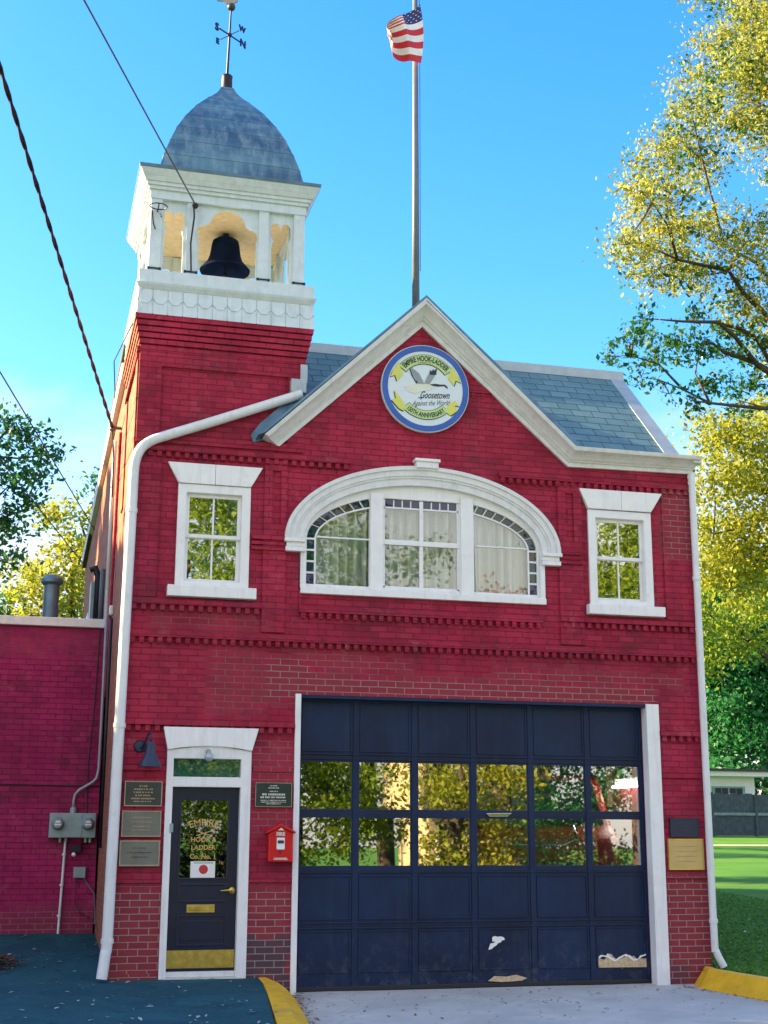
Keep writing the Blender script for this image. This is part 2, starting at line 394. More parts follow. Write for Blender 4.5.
# ------------------------------------------------------------------ mesh building
class MB:
    def __init__(s): s.v = []; s.f = []; s.mi = []; s.cur = 0
    def add(s, vs, fs):
        o = len(s.v); s.v += [tuple(map(float, p)) for p in vs]
        for f in fs: s.f.append([i + o for i in f]); s.mi.append(s.cur)
        return s
    def box(s, x0, x1, y0, y1, z0, z1):
        v = [(x, y, z) for z in (z0, z1) for y in (y0, y1) for x in (x0, x1)]
        return s.add(v, [(0, 2, 3, 1), (4, 5, 7, 6), (0, 1, 5, 4), (2, 6, 7, 3), (0, 4, 6, 2), (1, 3, 7, 5)])
    def prism(s, poly, d0, d1, ax='y'):
        """polygon in the plane across axis ax, given as (a, b) pairs, extruded from d0 to d1"""
        n = len(poly)
        def P(a, b, d): return (a, d, b) if ax == 'y' else ((d, a, b) if ax == 'x' else (a, b, d))
        v = [P(a, b, d0) for a, b in poly] + [P(a, b, d1) for a, b in poly]
        return s.add(v, [list(range(n)), list(range(2 * n - 1, n - 1, -1))] + [(i, i + n, (i + 1) % n + n, (i + 1) % n) for i in range(n)])
    def tube(s, pts, r, n=10, cap=True):
        pts = [Vector(p) for p in pts]; k = len(pts)
        rs = r if isinstance(r, (list, tuple)) else [r] * k
        t0 = (pts[1] - pts[0]).normalized()
        up = Vector((0, 0, 1)) if abs(t0.z) < .9 else Vector((0, 1, 0))
        a = t0.cross(up).normalized(); v = []
        for i, p in enumerate(pts):
            t = (pts[min(i + 1, k - 1)] - pts[max(i - 1, 0)]).normalized()
            a = (a - t * a.dot(t)).normalized(); b = t.cross(a)
            v += [p + (a * math.cos(2 * math.pi * j / n) + b * math.sin(2 * math.pi * j / n)) * rs[i] for j in range(n)]
        f = [(i * n + j, i * n + (j + 1) % n, (i + 1) * n + (j + 1) % n, (i + 1) * n + j) for i in range(k - 1) for j in range(n)]
        if cap: f += [list(range(n - 1, -1, -1)), [(k - 1) * n + j for j in range(n)]]
        return s.add(v, f)
    def lathe(s, prof, c, n=24, axis='z'):
        v = []
        for r, h in prof:
            for j in range(n):
                a = 2 * math.pi * j / n; x, y = r * math.cos(a), r * math.sin(a)
                v.append((c[0] + x, c[1] + y, c[2] + h) if axis == 'z' else (c[0] + x, c[1] + h, c[2] + y))
        k = len(prof)
        f = [(i * n + j, i * n + (j + 1) % n, (i + 1) * n + (j + 1) % n, (i + 1) * n + j) for i in range(k - 1) for j in range(n)]
        f += [list(range(n - 1, -1, -1)), [(k - 1) * n + j for j in range(n)]]
        return s.add(v, f)
    def ball(s, c, r, n=12):
        return s.lathe([(max(r * math.sin(math.pi * i / 8), .0005), -r * math.cos(math.pi * i / 8)) for i in range(9)], c, n)

WO = {}
def link(name, me, mats, parent=None, bevel=0, smooth=False):
    """one mesh object whose origin sits at the foot of its own bounds"""
    n = len(me.vertices); co = np.empty(n * 3, 'f'); me.vertices.foreach_get('co', co); co = co.reshape(-1, 3)
    lo, hi = co.min(0), co.max(0)
    org = Vector(((lo[0] + hi[0]) / 2, (lo[1] + hi[1]) / 2, lo[2]))
    co -= np.array(org, 'f'); me.vertices.foreach_set('co', co.ravel())
    for m in (mats if isinstance(mats, (list, tuple)) else [mats]): me.materials.append(M[m] if isinstance(m, str) else m)
    o = bpy.data.objects.new(name, me); COL.objects.link(o)
    if parent is not None: o.parent = parent; o.location = org - WO[parent.name]
    else: o.location = org
    WO[o.name] = org
    if smooth:
        me.polygons.foreach_set('use_smooth', [True] * len(me.polygons))
    if bevel:
        b = o.modifiers.new('bevel', 'BEVEL'); b.width = bevel; b.segments = 2; b.limit_method = 'ANGLE'; b.angle_limit = R(40)
    return o

def build(mb, name, mats, parent=None, bevel=0, smooth=False, fixn=True, autosmooth=0):
    me = bpy.data.meshes.new(name); me.from_pydata(mb.v, [], mb.f)
    if any(mb.mi): me.polygons.foreach_set('material_index', mb.mi)
    if fixn:
        bm = bmesh.new(); bm.from_mesh(me); bmesh.ops.recalc_face_normals(bm, faces=bm.faces); bm.to_mesh(me); bm.free()
    if autosmooth:
        me.polygons.foreach_set('use_smooth', [True] * len(me.polygons))
        try: me.set_sharp_from_angle(angle=R(autosmooth))
        except Exception: pass
    me.update()
    return link(name, me, mats, parent, bevel, smooth)

def plate(name, outer, holes, d0, d1, mats, parent=None, ax='y', bevel=0):
    """a flat slab with holes"""
    bm = bmesh.new(); es = []
    def P(a, b, d): return (a, d, b) if ax == 'y' else (d, a, b)
    for lp in [outer] + list(holes):
        vs = [bm.verts.new(P(a, b, d0)) for a, b in lp]
        es += [bm.edges.new((vs[i], vs[(i + 1) % len(vs)])) for i in range(len(vs))]
    bmesh.ops.triangle_fill(bm, use_beauty=True, use_dissolve=False, edges=es)
    r = bmesh.ops.extrude_face_region(bm, geom=list(bm.faces))
    d = Vector(P(0, 0, d1 - d0))
    bmesh.ops.translate(bm, vec=d, verts=[g for g in r['geom'] if isinstance(g, bmesh.types.BMVert)])
    bmesh.ops.recalc_face_normals(bm, faces=bm.faces)
    me = bpy.data.meshes.new(name); bm.to_mesh(me); bm.free()
    return link(name, me, mats, parent, bevel)

def tag(o, label=None, cat=None, group=None, kind=None):
    if label: o['label'] = label
    if cat: o['category'] = cat
    if group: o['group'] = group
    if kind: o['kind'] = kind
    return o

def thing(name, loc, label, cat, group=None):
    o = bpy.data.objects.new(name, None); COL.objects.link(o); o.location = loc; o.empty_display_size = .2
    WO[o.name] = Vector(loc)
    return tag(o, label, cat, group)

def B(*boxes):
    m = MB()
    for b in boxes: m.box(*b)
    return m

_txt = {}
def text_geo(s, size, shear=0, offset=0):
    cu = bpy.data.curves.new('t', 'FONT'); cu.body = s; cu.size = size; cu.align_x = 'CENTER'; cu.shear = shear; cu.offset = offset; cu.resolution_u = 3
    ob = bpy.data.objects.new('t', cu); COL.objects.link(ob)
    dg = bpy.context.evaluated_depsgraph_get()
    me = bpy.data.meshes.new_from_object(ob.evaluated_get(dg))
    v = [tuple(p.co) for p in me.vertices]; f = [list(p.vertices) for p in me.polygons]
    bpy.data.objects.remove(ob); bpy.data.curves.remove(cu); bpy.data.meshes.remove(me)
    return v, f

def lettering(name, s, size, c, y, mat, parent, arc=None, shear=0, slope=0, offset=0, sx=1.0):
    """text facing -Y at centre c = (x, z of baseline); arc = ('up'|'down', radius) bends it about centre c"""
    v, f = text_geo(s, size, shear, offset)
    out = []
    for x, h, _ in v:
        x *= sx
        if arc:
            r = arc[1]; th = x / r
            if arc[0] == 'up': out.append((c[0] + (r + h) * math.sin(th), y, c[1] + (r + h) * math.cos(th)))
            else: out.append((c[0] + (r - h) * math.sin(th), y, c[1] - (r - h) * math.cos(th)))
        else: out.append((c[0] + x, y, c[1] + h + x * slope))
    mb = MB(); mb.add(out, f)
    return build(mb, name, mat, parent, fixn=False)

def ell(cx, cz, a, b, t0=0, t1=180, n=40):
    return [(cx + a * math.cos(R(t0 + (t1 - t0) * i / n)), cz + b * math.sin(R(t0 + (t1 - t0) * i / n))) for i in range(n + 1)]

def rect(x0, x1, z0, z1): return [(x0, z0), (x1, z0), (x1, z1), (x0, z1)]

# ------------------------------------------------------------------ leaves and trees
def leaf_mesh(name, pts, size, mat, parent=None, seed=0, flat=0.0, jitter=.6):
    g = np.random.default_rng(seed)
    n = len(pts)
    nrm = g.normal(size=(n, 3)); nrm[:, 2] += flat; nrm /= np.linalg.norm(nrm, axis=1)[:, None]
    a = np.cross(nrm, g.normal(size=(n, 3))); a /= np.linalg.norm(a, axis=1)[:, None]
    b = np.cross(nrm, a)
    L = (size * (1 + jitter * g.uniform(-1, 1, n)))[:, None]
    W = L * .55
    v = np.stack([pts - a * L * .5, pts + b * W * .5 + nrm * L * .07, pts + a * L * .5, pts - b * W * .5 + nrm * L * .07], 1).reshape(-1, 3)
    me = bpy.data.meshes.new(name)
    me.vertices.add(4 * n); me.vertices.foreach_set('co', v.astype('f').ravel())
    me.loops.add(4 * n); me.loops.foreach_set('vertex_index', np.arange(4 * n, dtype='i'))
    me.polygons.add(n); me.polygons.foreach_set('loop_start', np.arange(0, 4 * n, 4, dtype='i')); me.polygons.foreach_set('loop_total', np.full(n, 4, 'i'))
    me.update(calc_edges=True); me.validate()
    return link(name, me, mat, parent)

def crown_points(blobs, dens, seed, clump=.30, per=34):
    g = np.random.default_rng(seed); out = []
    for x, y, z, r in blobs:
        k = max(3, int(dens * r ** 2))
        d = g.normal(size=(k, 3)); d /= np.linalg.norm(d, axis=1)[:, None]
        rad = r * g.uniform(.15, 1.08, (k, 1)) ** .6
        cc = np.array([x, y, z]) + d * rad * np.array([1, 1.15, .9])
        for c in cc:
            m = int(per * g.uniform(.4, 1.5))
            sp = clump * g.uniform(.6, 1.3)
            out.append(c + g.normal(size=(m, 3)) * np.array([sp, sp, sp * .55]))
    return np.concatenate(out)

def branch(mb, f, tip, blobs, tr, g, nprim=6):
    """curved main limbs, then lesser ones that leave the nearest main limb"""
    bl = list(blobs); g.shuffle(bl)
    prim, rest = bl[:nprim], bl[nprim:]
    paths = [[f, f.lerp(tip, .33), f.lerp(tip, .66), tip]]
    for x, y, z, r in prim:
        c = Vector((x, y, z)); s = f.lerp(tip, min(.8, max(0, (z - f.z) / max(.1, tip.z - f.z) * .6 + g.uniform(-.15, .05))))
        L = (c - s).length; P = []
        for k in range(7):
            t = k / 6; q = s.lerp(c, t); q.z += L * .12 * math.sin(math.pi * t)
            if 0 < k < 6: q += Vector((g.gauss(0, 1), g.gauss(0, 1), g.gauss(0, .8))) * L * .035
            P.append(q)
        mb.tube(P, [tr * .32 * (1 - k / 6) ** .8 + tr * .03 for k in range(7)], 6); paths.append(P)
    for x, y, z, r in rest:
        c = Vector((x, y, z)); s = min((q for P in paths for q in P[:-1]), key=lambda q: (q - c).length + (1.5 if q.z > c.z else 0))
        m = s.lerp(c, .5) + Vector((g.gauss(0, .12), g.gauss(0, .12), g.uniform(0, .2))) * (c - s).length * .6
        P = [s, s.lerp(m, .55), m, m.lerp(c, .6) + Vector((0, 0, .03 * (c - s).length)), c]
        mb.tube(P, [tr * .13, tr * .10, tr * .075, tr * .05, tr * .02], 5); paths.append(P)
    for x, y, z, r in bl:
        c = Vector((x, y, z))
        for k in range(5):
            e = c + Vector((g.gauss(0, 1), g.gauss(0, 1), g.gauss(0, .7))).normalized() * r * g.uniform(.7, 1.0)
            mb.tube([c, c.lerp(e, .5) + Vector((0, 0, g.uniform(-.1, .15) * r)), e], [tr * .035, tr * .025, tr * .008], 4)

def tree(name, base, blobs, dens, size, mat, label, seed, cat='tree', group=None, tr=.25, clump=.3, per=34, fork=None, limbs=True):
    root = thing(name, base, label, cat, group)
    g = random.Random(seed)
    bz = Vector(base); cx = Vector((sum(b[0] for b in blobs), sum(b[1] for b in blobs), sum(b[2] for b in blobs))) / len(blobs)
    top = max(b[2] for b in blobs)
    f = Vector(fork) if fork else Vector((bz.x * .8 + cx.x * .2, bz.y * .8 + cx.y * .2, bz.z + (top - bz.z) * .4))
    tip = Vector((f.x * .6 + cx.x * .4, f.y * .6 + cx.y * .4, bz.z + (top - bz.z) * .85))
    mb = MB()
    mid = bz.lerp(f, .5) + Vector((g.uniform(-.15, .15), g.uniform(-.15, .15), 0))
    mb.tube([bz - Vector((0, 0, .2)), bz + Vector((0, 0, .3)), mid, f, f.lerp(tip, .5) + Vector((g.uniform(-.4, .4), g.uniform(-.4, .4), 0)), tip], [tr * 1.5, tr * 1.15, tr, tr * .8, tr * .5, tr * .08], 9)
    if limbs:
        mb2 = branch(mb, f, tip, blobs, tr, g)
    build(mb, 'trunk', 'bark', root, smooth=True)
    leaf_mesh('crown', crown_points(blobs, dens, seed, clump, per), size, mat, root, seed)
    return root

# ------------------------------------------------------------------ ground
SLOPE = 1.56 / 38.0
def ground_z(x, y):
    if y < 0 or x < 7.3:
        zz = -.16
        if y < -16: zz = -.10
        return zz
    t = min(1, (x - 7.3) / .2)
    return -.16 * (1 - t) + t * (.15 + SLOPE * min(y, 120))
xs = [-400, -150, -60, -20, -8, 0, 4, 7.3, 7.4, 7.5, 8, 9, 10, 12, 15, 20, 25, 30, 40, 60, 100, 180, 400]
ys = [-400, -150, -80, -45, -25, -16.2, -16, -10, -4, -.02, 0, 2, 5, 8, 12, 16, 20, 25, 30, 35, 40, 45, 60, 80, 120, 200, 400]
mb = MB(); nx = len(xs)
mb.v = [(x, y, ground_z(x, y)) for y in ys for x in xs]
mb.f = [(j * nx + i, j * nx + i + 1, (j + 1) * nx + i + 1, (j + 1) * nx + i) for j in range(len(ys) - 1) for i in range(nx - 1)]
mb.mi = [0] * len(mb.f)
tag(build(mb, 'ground', 'lawn', fixn=False), 'green mown lawn sloping up behind the fire station', kind='structure')

def az(x, y):   # asphalt surface left of the building
    z = .185 + (.082 * y if y > 0 else .012 * y)
    return z + .008 * math.sin(x * 2.1 + y) - .012 * max(0, x) * 0
mb = MB(); gx = [-14, -9, -6, -4, -3, -2.4, -1.8, -1.2, -.6, 0, .6, 1.2, 1.76]; gy = [-5.2, -4.4, -3.6, -2.8, -2, -1.2, -.4, 0.06, .9, 1.8, 2.6, 3.5]
def edge_x(y): return 1.74 if y >= -.05 else 1.74 + .135 * y
vv = []
for y in gy:
    for i, x in enumerate(gx):
        X = edge_x(y) * (x / 1.76) if x > 0 else x
        vv.append((X, y, az(X, y)))
nx = len(gx)
mb.v = vv; mb.f = [(j * nx + i, j * nx + i + 1, (j + 1) * nx + i + 1, (j + 1) * nx + i) for j in range(len(gy) - 1) for i in range(nx - 1)]; mb.mi = [0] * len(mb.f)
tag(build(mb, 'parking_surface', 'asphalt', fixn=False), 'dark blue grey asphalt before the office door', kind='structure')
mb = MB(); gx = [1.3, 2, 2.6, 3.2, 4, 5, 6, 7, 7.6, 8.6]; gy = [-5.2, -4, -3, -2, -1.2, -.5, .2]
nx = len(gx)
mb.v = [(x, y, .0 + .022 * min(0, y) + .004 * math.sin(3 * x + y)) for y in gy for x in gx]
mb.f = [(j * nx + i, j * nx + i + 1, (j + 1) * nx + i + 1, (j + 1) * nx + i) for j in range(len(gy) - 1) for i in range(nx - 1)]; mb.mi = [0] * len(mb.f)
tag(build(mb, 'driveway', 'concrete', fixn=False), 'pale worn concrete apron in front of the garage door', kind='structure')
tag(build(B((-120, 120, -25, -5.0, -.3, -.105)), 'road', 'street'), 'grey street across the front of the station', kind='structure')

def kerb(name, line, label):
    """line: (top-left xy, top-right xy, foot xy, z top, z foot) cross sections along the kerb"""
    mb = MB(); v = []
    for (ax_, ay), (bx, by), (cx, cy), zt, zb in line:
        v += [(ax_, ay, zt - .18), (ax_, ay, zt), (bx, by, zt + .005), ((bx + cx) / 2 + .015, (by + cy) / 2, (zt + zb) / 2 + .02), (cx, cy, zb), (cx, cy, zb - .2)]
    k = 6; n = len(line)
    f = [(i * k + j, i * k + (j + 1) % k, (i + 1) * k + (j + 1) % k, (i + 1) * k + j) for i in range(n - 1) for j in range(k)]
    f += [list(range(k)), [(n - 1) * k + j for j in range(k)]]
    mb.add(v, f)
    return tag(build(mb, name, 'yellow', bevel=.012), label, kind='structure')
kerb('kerb', [((1.70, .0), (1.78, .0), (2.06, -.03), .19, .03), ((1.67, -.5), (1.80, -.5), (2.04, -.55), .185, .0), ((1.55, -1.5), (1.70, -1.5), (1.93, -1.55), .175, -.02), ((1.42, -2.5), (1.58, -2.5), (1.80, -2.55), .165, -.04), ((1.10, -4.9), (1.30, -4.9), (1.55, -4.9), .14, -.1)],
     'yellow painted kerb ramp beside the office door')
kerb('kerb.001', [((7.40, .0), (7.32, -.0), (7.12, -.08), .20, .0), ((7.33, -.3), (7.20, -.33), (7.02, -.42), .20, -.005), ((7.46, -1.0), (7.30, -1.0), (7.14, -1.05), .19, -.02), ((7.70, -2.0), (7.52, -2.0), (7.36, -2.05), .18, -.04), ((8.35, -3.6), (8.15, -3.6), (8.0, -3.6), .16, -.08)],
     'yellow painted kerb at the corner by the lawn')
mb = MB()
for (ax_, ay), z in (((7.30, .06), .17), ((7.22, -.3), .17), ((7.38, -1.0), .16), ((7.70, -2.0), .15), ((8.35, -3.6), .13)):
    mb.v += [(ax_ - .02, ay, z), (9.5, ay, z + .02), (16, ay, z + .02)]
mb.v += [(7.44, .4, .175), (9.5, .4, .18), (16, .4, .18)]
order = [5, 0, 1, 2, 3, 4]
for a, b in zip(order, order[1:]):
    for j in range(2): mb.f.append((a * 3 + j, a * 3 + j + 1, b * 3 + j + 1, b * 3 + j)); mb.mi.append(0)
tag(build(mb, 'lawn', 'lawn', fixn=False), 'strip of green grass behind the yellow kerb', kind='structure')
mb = MB()
for i in range(9):
    x = 14 + i * 4; y = 29.6 + .15 * math.sin(i); z = .15 + SLOPE * y + .012
    mb.v += [(x, y, z), (x, y + 1.0, z + SLOPE)]
mb.f = [(2 * i, 2 * i + 2, 2 * i + 3, 2 * i + 1) for i in range(8)]; mb.mi = [0] * 8
tag(build(mb, 'path', 'path', fixn=False), 'narrow pale path across the lawn before the fence', kind='structure')
# grass blades over the part of the lawn near the kerb
g = np.random.default_rng(3); n = 60000
gxx = 7.5 + 6 * g.random(n) ** 1.2; gyy = -3 + 22 * g.random(n)
keep = ~((gyy < 0.3) & (gxx < 7.45 + .32 * np.maximum(0, -gyy - .4)))
gxx, gyy = gxx[keep], gyy[keep]
gz = np.where(gyy < .4, .18, .15 + SLOPE * gyy) + .008
o = leaf_mesh('grass', np.stack([gxx, gyy, gz], 1), .045, 'grass_blade', seed=4, flat=-.2); tag(o, 'short green grass blades on the lawn beside the station', 'grass', kind='stuff')

# ------------------------------------------------------------------ fire station
FS = thing('fire_station', (3.7, 7, 0), 'two storey red painted brick fire station with a domed bell tower', 'building')
WX0, WX1 = .03, 7.42
arch_hole = [(2.085, 4.70), (5.325, 4.70)] + ell(3.705, 5.30, 1.62, .88, 0, 180, 36)
outer = [(WX0, -.4), (WX1, -.4), (WX1, 6.62), (5.66, 6.62), (3.67, 8.34), (2.12, 7.0), (2.12, 7.70), (WX0, 7.70)]
plate('wall', outer, [rect(.60, 1.43, 4.68, 5.92), rect(5.97, 6.80, 4.70, 5.94), arch_hole, rect(.60, 1.50, .16, 2.75), rect(2.13, 6.66, -.05, 3.42)], 0, .30, 'brick', FS)
plate('wall', [(.3, -.4), (14.4, -.4), (14.4, 7.72), (2.05, 8.12), (2.05, 7.7), (.3, 7.7)], [], WX0, .33, 'brick', FS, ax='x')
plate('wall', [(.3, -.4), (14.4, -.4), (14.4, 7.72), (2.05, 8.62), (.3, 6.9)], [], WX1 - .3, WX1, 'brick', FS, ax='x')
build(B((.33, 7.12, 14.1, 14.4, -.4, 7.7)), 'wall', 'brick', FS)
build(B((.33, 7.12, .30, 14.1, 3.70, 3.95)), 'upper_floor', 'darkroom', FS)
build(B((.33, 7.12, .16, 14.1, -.12, -.02)), 'garage_floor', 'floor_in', FS)
build(B((1.72, 1.80, .3, 6.0, -.02, 3.7), (.33, 1.72, 3.0, 3.06, -.02, 3.7)), 'partition', 'darkroom', FS)
build(B((.34, 1.60, 1.6, 1.66, 3.95, 7.0)), 'partition', 'darkroom', FS); build(B((5.75, 7.1, 1.6, 1.66, 3.95, 6.6)), 'partition', 'darkroom', FS)
# flat roof behind the slates
mb = MB(); mb.prism([(2.1, 8.55), (2.1, 8.40), (14.45, 7.55), (14.45, 7.72)], -.05, 7.45, 'x'); build(mb, 'roof', 'shed_roof', FS)

# brick relief
def course(x0, x1, z, dent=True, y=0.0, d=.06, ends=True):
    m = MB(); m.box(x0, x1, y - d, y + .02, z, z + .06)
    m.box(x0, x1, y - d * .5, y + .02, z + .06, z + .085)
    if dent:
        k = int((x1 - x0) / .107); s = (x1 - x0) / k
        for i in range(k): m.box(x0 + s * i + .022, x0 + s * i + .080, y - d + .012, y + .02, z - .07, z)
    return m
def crs(*a, **k): return build(course(*a, **k), 'brick_course', 'brick', FS, bevel=.004)
crs(.05, 1.63, 4.44); crs(2.09, 5.26, 4.42); crs(5.52, 7.41, 4.45)
crs(.05, 7.41, 4.05)
crs(.05, 2.06, 3.02); crs(6.84, 7.41, 3.03)
crs(.05, 2.72, 6.33); crs(4.70, 7.41, 6.31)
crs(2.62, 3.06, 7.44, d=.025); crs(4.32, 4.74, 7.44, d=.025)
crs(.05, .50, 2.50, False, d=.025); crs(1.58, 2.06, 2.50, False, d=.025); crs(6.84, 7.41, 2.50, False, d=.025)
crs(.05, .55, 1.24, False, d=.025); crs(1.56, 2.06, 1.24, False, d=.025); crs(6.84, 7.41, 1.26, False, d=.03)
# pilasters either side of the arched window, corner strips
def pil(x0, x1, z0, z1, d=.03, slot=None):
    hs = [rect(*slot)] if slot else []
    return plate('pilaster', rect(x0, x1, z0, z1), hs, -d, .01, 'brick', FS, bevel=.004)
pil(1.63, 1.92, 4.16, 6.32, slot=(1.73, 1.84, 5.50, 6.18)); pil(5.51, 5.84, 4.16, 6.30, slot=(5.62, 5.73, 5.50, 6.16))
pil(WX0 + .002, .36, 4.53, 6.32, .022); pil(7.00, WX1 - .002, 4.54, 6.30, .022)
def ribs(x0, x1, z):
    return build(B((x0, x1, -.06, .01, z + .13, z + .185), (x0, x1, -.045, .01, z + .065, z + .11), (x0, x1, -.06, .01, z, z + .045)), 'brick_band', 'brick', FS, bevel=.004)
ribs(1.48, 1.90, 5.17); ribs(5.52, 5.82, 5.20)
pil(2.09, 2.13, 4.50, 4.70, .02)
# stepped plinths under the sides
build(B((WX0 - .004, .55, -.02, .01, -.3, .26)), 'plinth', 'brick', FS)

# --- sash windows
def sash_window(x0, x1, z0, z1, lt, sill, zoff=0):
    """opening x0..x1, z0..z1; lt = lintel (top x0, x1, z top, z bottom), sill = (x0, x1, z0, z1)"""
    w = plate('window', rect(x0 - .03, x1 + .03, z0 - .01, z1 + .02), [rect(x0 + .075, x1 - .075, z0 + .06, z1 - .085)], -.035, .10, 'white', FS, bevel=.006)
    a, b, c, d = x0 + .075, x1 - .075, z0 + .06, z1 - .085
    zm = (c + d) / 2 + .02
    m = MB()
    # upper sash (front), lower sash (behind) with one glazing bar each
    for zz0, zz1, y in ((zm - .02, d, .03), (c, zm + .02, .06)):
        m.box(a, a + .045, y, y + .03, zz0, zz1); m.box(b - .045, b, y, y + .03, zz0, zz1)
        m.box(a + .045, b - .045, y, y + .03, zz0, zz0 + .045); m.box(a + .045, b - .045, y, y + .03, zz1 - .045, zz1)
        xm = (a + b) / 2; m.box(xm - .011, xm + .011, y + .003, y + .027, zz0 + .045, zz1 - .045)
    build(m, 'frame', 'white', w, bevel=.004)
    g = MB(); g.box(a + .03, b - .03, .043, .048, zm, d - .03); g.box(a + .03, b - .03, .073, .078, c + .03, zm)
    build(g, 'pane', 'glass_upper', w)
    m = MB(); xm = (lt[0] + lt[1]) / 2
    for s in (-1, 1):
        e0 = lt[0] if s < 0 else lt[1]; e1 = x0 - .03 if s < 0 else x1 + .03
        m.prism([(xm + s * .002, lt[3]), (e1, lt[3]), (e0, lt[2]), (xm + s * .002, lt[2])], -.055, .02)
    build(m, 'lintel', 'white', w, bevel=.006)
    build(B((sill[0], sill[1], -.11, .1, sill[2], sill[3])), 'sill', 'white', w, bevel=.008)
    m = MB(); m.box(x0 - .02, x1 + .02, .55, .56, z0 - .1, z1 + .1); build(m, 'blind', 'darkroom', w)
    return w
sash_window(.60, 1.43, 4.68, 5.92, (.43, 1.60, 6.20, 5.945), (.48, 1.55, 4.54, 4.675))
sash_window(5.96, 6.80, 4.70, 5.94, (5.81, 7.00, 6.235, 5.97), (5.88, 6.95, 4.56, 4.69))

# --- arched window
AW = plate('arched_window', [(2.11, 4.66), (5.30, 4.66)] + ell(3.705, 5.30, 1.612, .87, 0, 180, 48),
           [[(2.185, 4.79), (2.99, 4.79)] + [(x, z) for x, z in ell(3.705, 5.36, 1.52, .635, 118.0, 180, 20)],
            rect(3.17, 4.17, 4.79, 5.94),
            [(4.37, 4.79), (5.225, 4.79)] + [(x, z) for x, z in ell(3.705, 5.36, 1.52, .635, 0, 64.1, 20)]],
           .03, .13, 'white', FS, bevel=.006)
def ring(a0, b0, a1, b1, y0, y1, mb, c=(3.705, 5.33), n=48):
    o = ell(*c, a0, b0, 0, 180, n); i = ell(*c, a1, b1, 0, 180, n)
    for k in range(n):
        q = [o[k], o[k + 1], i[k + 1], i[k]]
        v = [(x, y0, z) for x, z in q] + [(x, y1, z) for x, z in q]
        f = [(0, 1, 2, 3), (7, 6, 5, 4), (0, 4, 5, 1), (2, 6, 7, 3)]
        if k == 0: f.append((0, 3, 7, 4))
        if k == n - 1: f.append((1, 5, 6, 2))
        mb.add(v, f)
    return mb
m = MB()
ring(1.815, 1.035, 1.765, .985, -.085, .02, m); ring(1.765, .985, 1.69, .91, -.065, .02, m)
ring(1.69, .91, 1.66, .88, -.05, .02, m); ring(1.66, .88, 1.575, .79, -.035, .03, m)
build(m, 'arch_surround', 'white_worn', AW, bevel=0)
build(B((1.885, 2.15, -.10, .02, 5.285, 5.33), (1.915, 2.15, -.07, .02, 5.23, 5.285), (1.90, 2.15, -.085, .02, 5.17, 5.225)), 'impost', 'white', AW, bevel=.005)
build(B((5.26, 5.53, -.10, .02, 5.285, 5.33), (5.26, 5.50, -.07, .02, 5.23, 5.285), (5.26, 5.515, -.085, .02, 5.17, 5.225)), 'impost', 'white', AW, bevel=.005)
build(B((3.545, 3.88, -.13, .02, 6.42, 6.46), (3.565, 3.86, -.11, .02, 6.34, 6.42)), 'keystone', 'white', AW, bevel=.006)
build(B((2.10, 2.17, -.03, .03, 4.66, 5.17)), 'jamb', 'white', AW, bevel=.004); build(B((5.245, 5.31, -.03, .03, 4.66, 5.17)), 'jamb', 'white', AW, bevel=.004)
build(B((2.10, 5.31, -.06, .1, 4.655, 4.735)), 'sill', 'white', AW, bevel=.006)
# mullion faces, meeting rail, bars
for a, b in ((2.995, 3.155), (4.185, 4.355)): build(B((a, b, .0, .03, 4.74, 6.0)), 'mullion', 'white', AW, bevel=.005)
m = B((3.17, 4.17, .035, .085, 5.345, 5.41), (3.645, 3.695, .045, .085, 4.80, 5.345), (3.645, 3.695, .04, .085, 5.41, 5.93), (3.17, 4.17, .05, .085, 5.815, 5.838), (3.17, 3.195, .05, .09, 4.79, 5.94), (4.145, 4.17, .05, .09, 4.79, 5.94), (3.17, 4.17, .05, .09, 4.79, 4.815))
for i in range(1, 4):
    for x0 in (3.195, 3.695): m.box(x0 + i * .1125 - .008, x0 + i * .1125 + .008, .05, .085, 5.838, 5.93)
build(m, 'sash_bar', 'white', AW, bevel=.003)
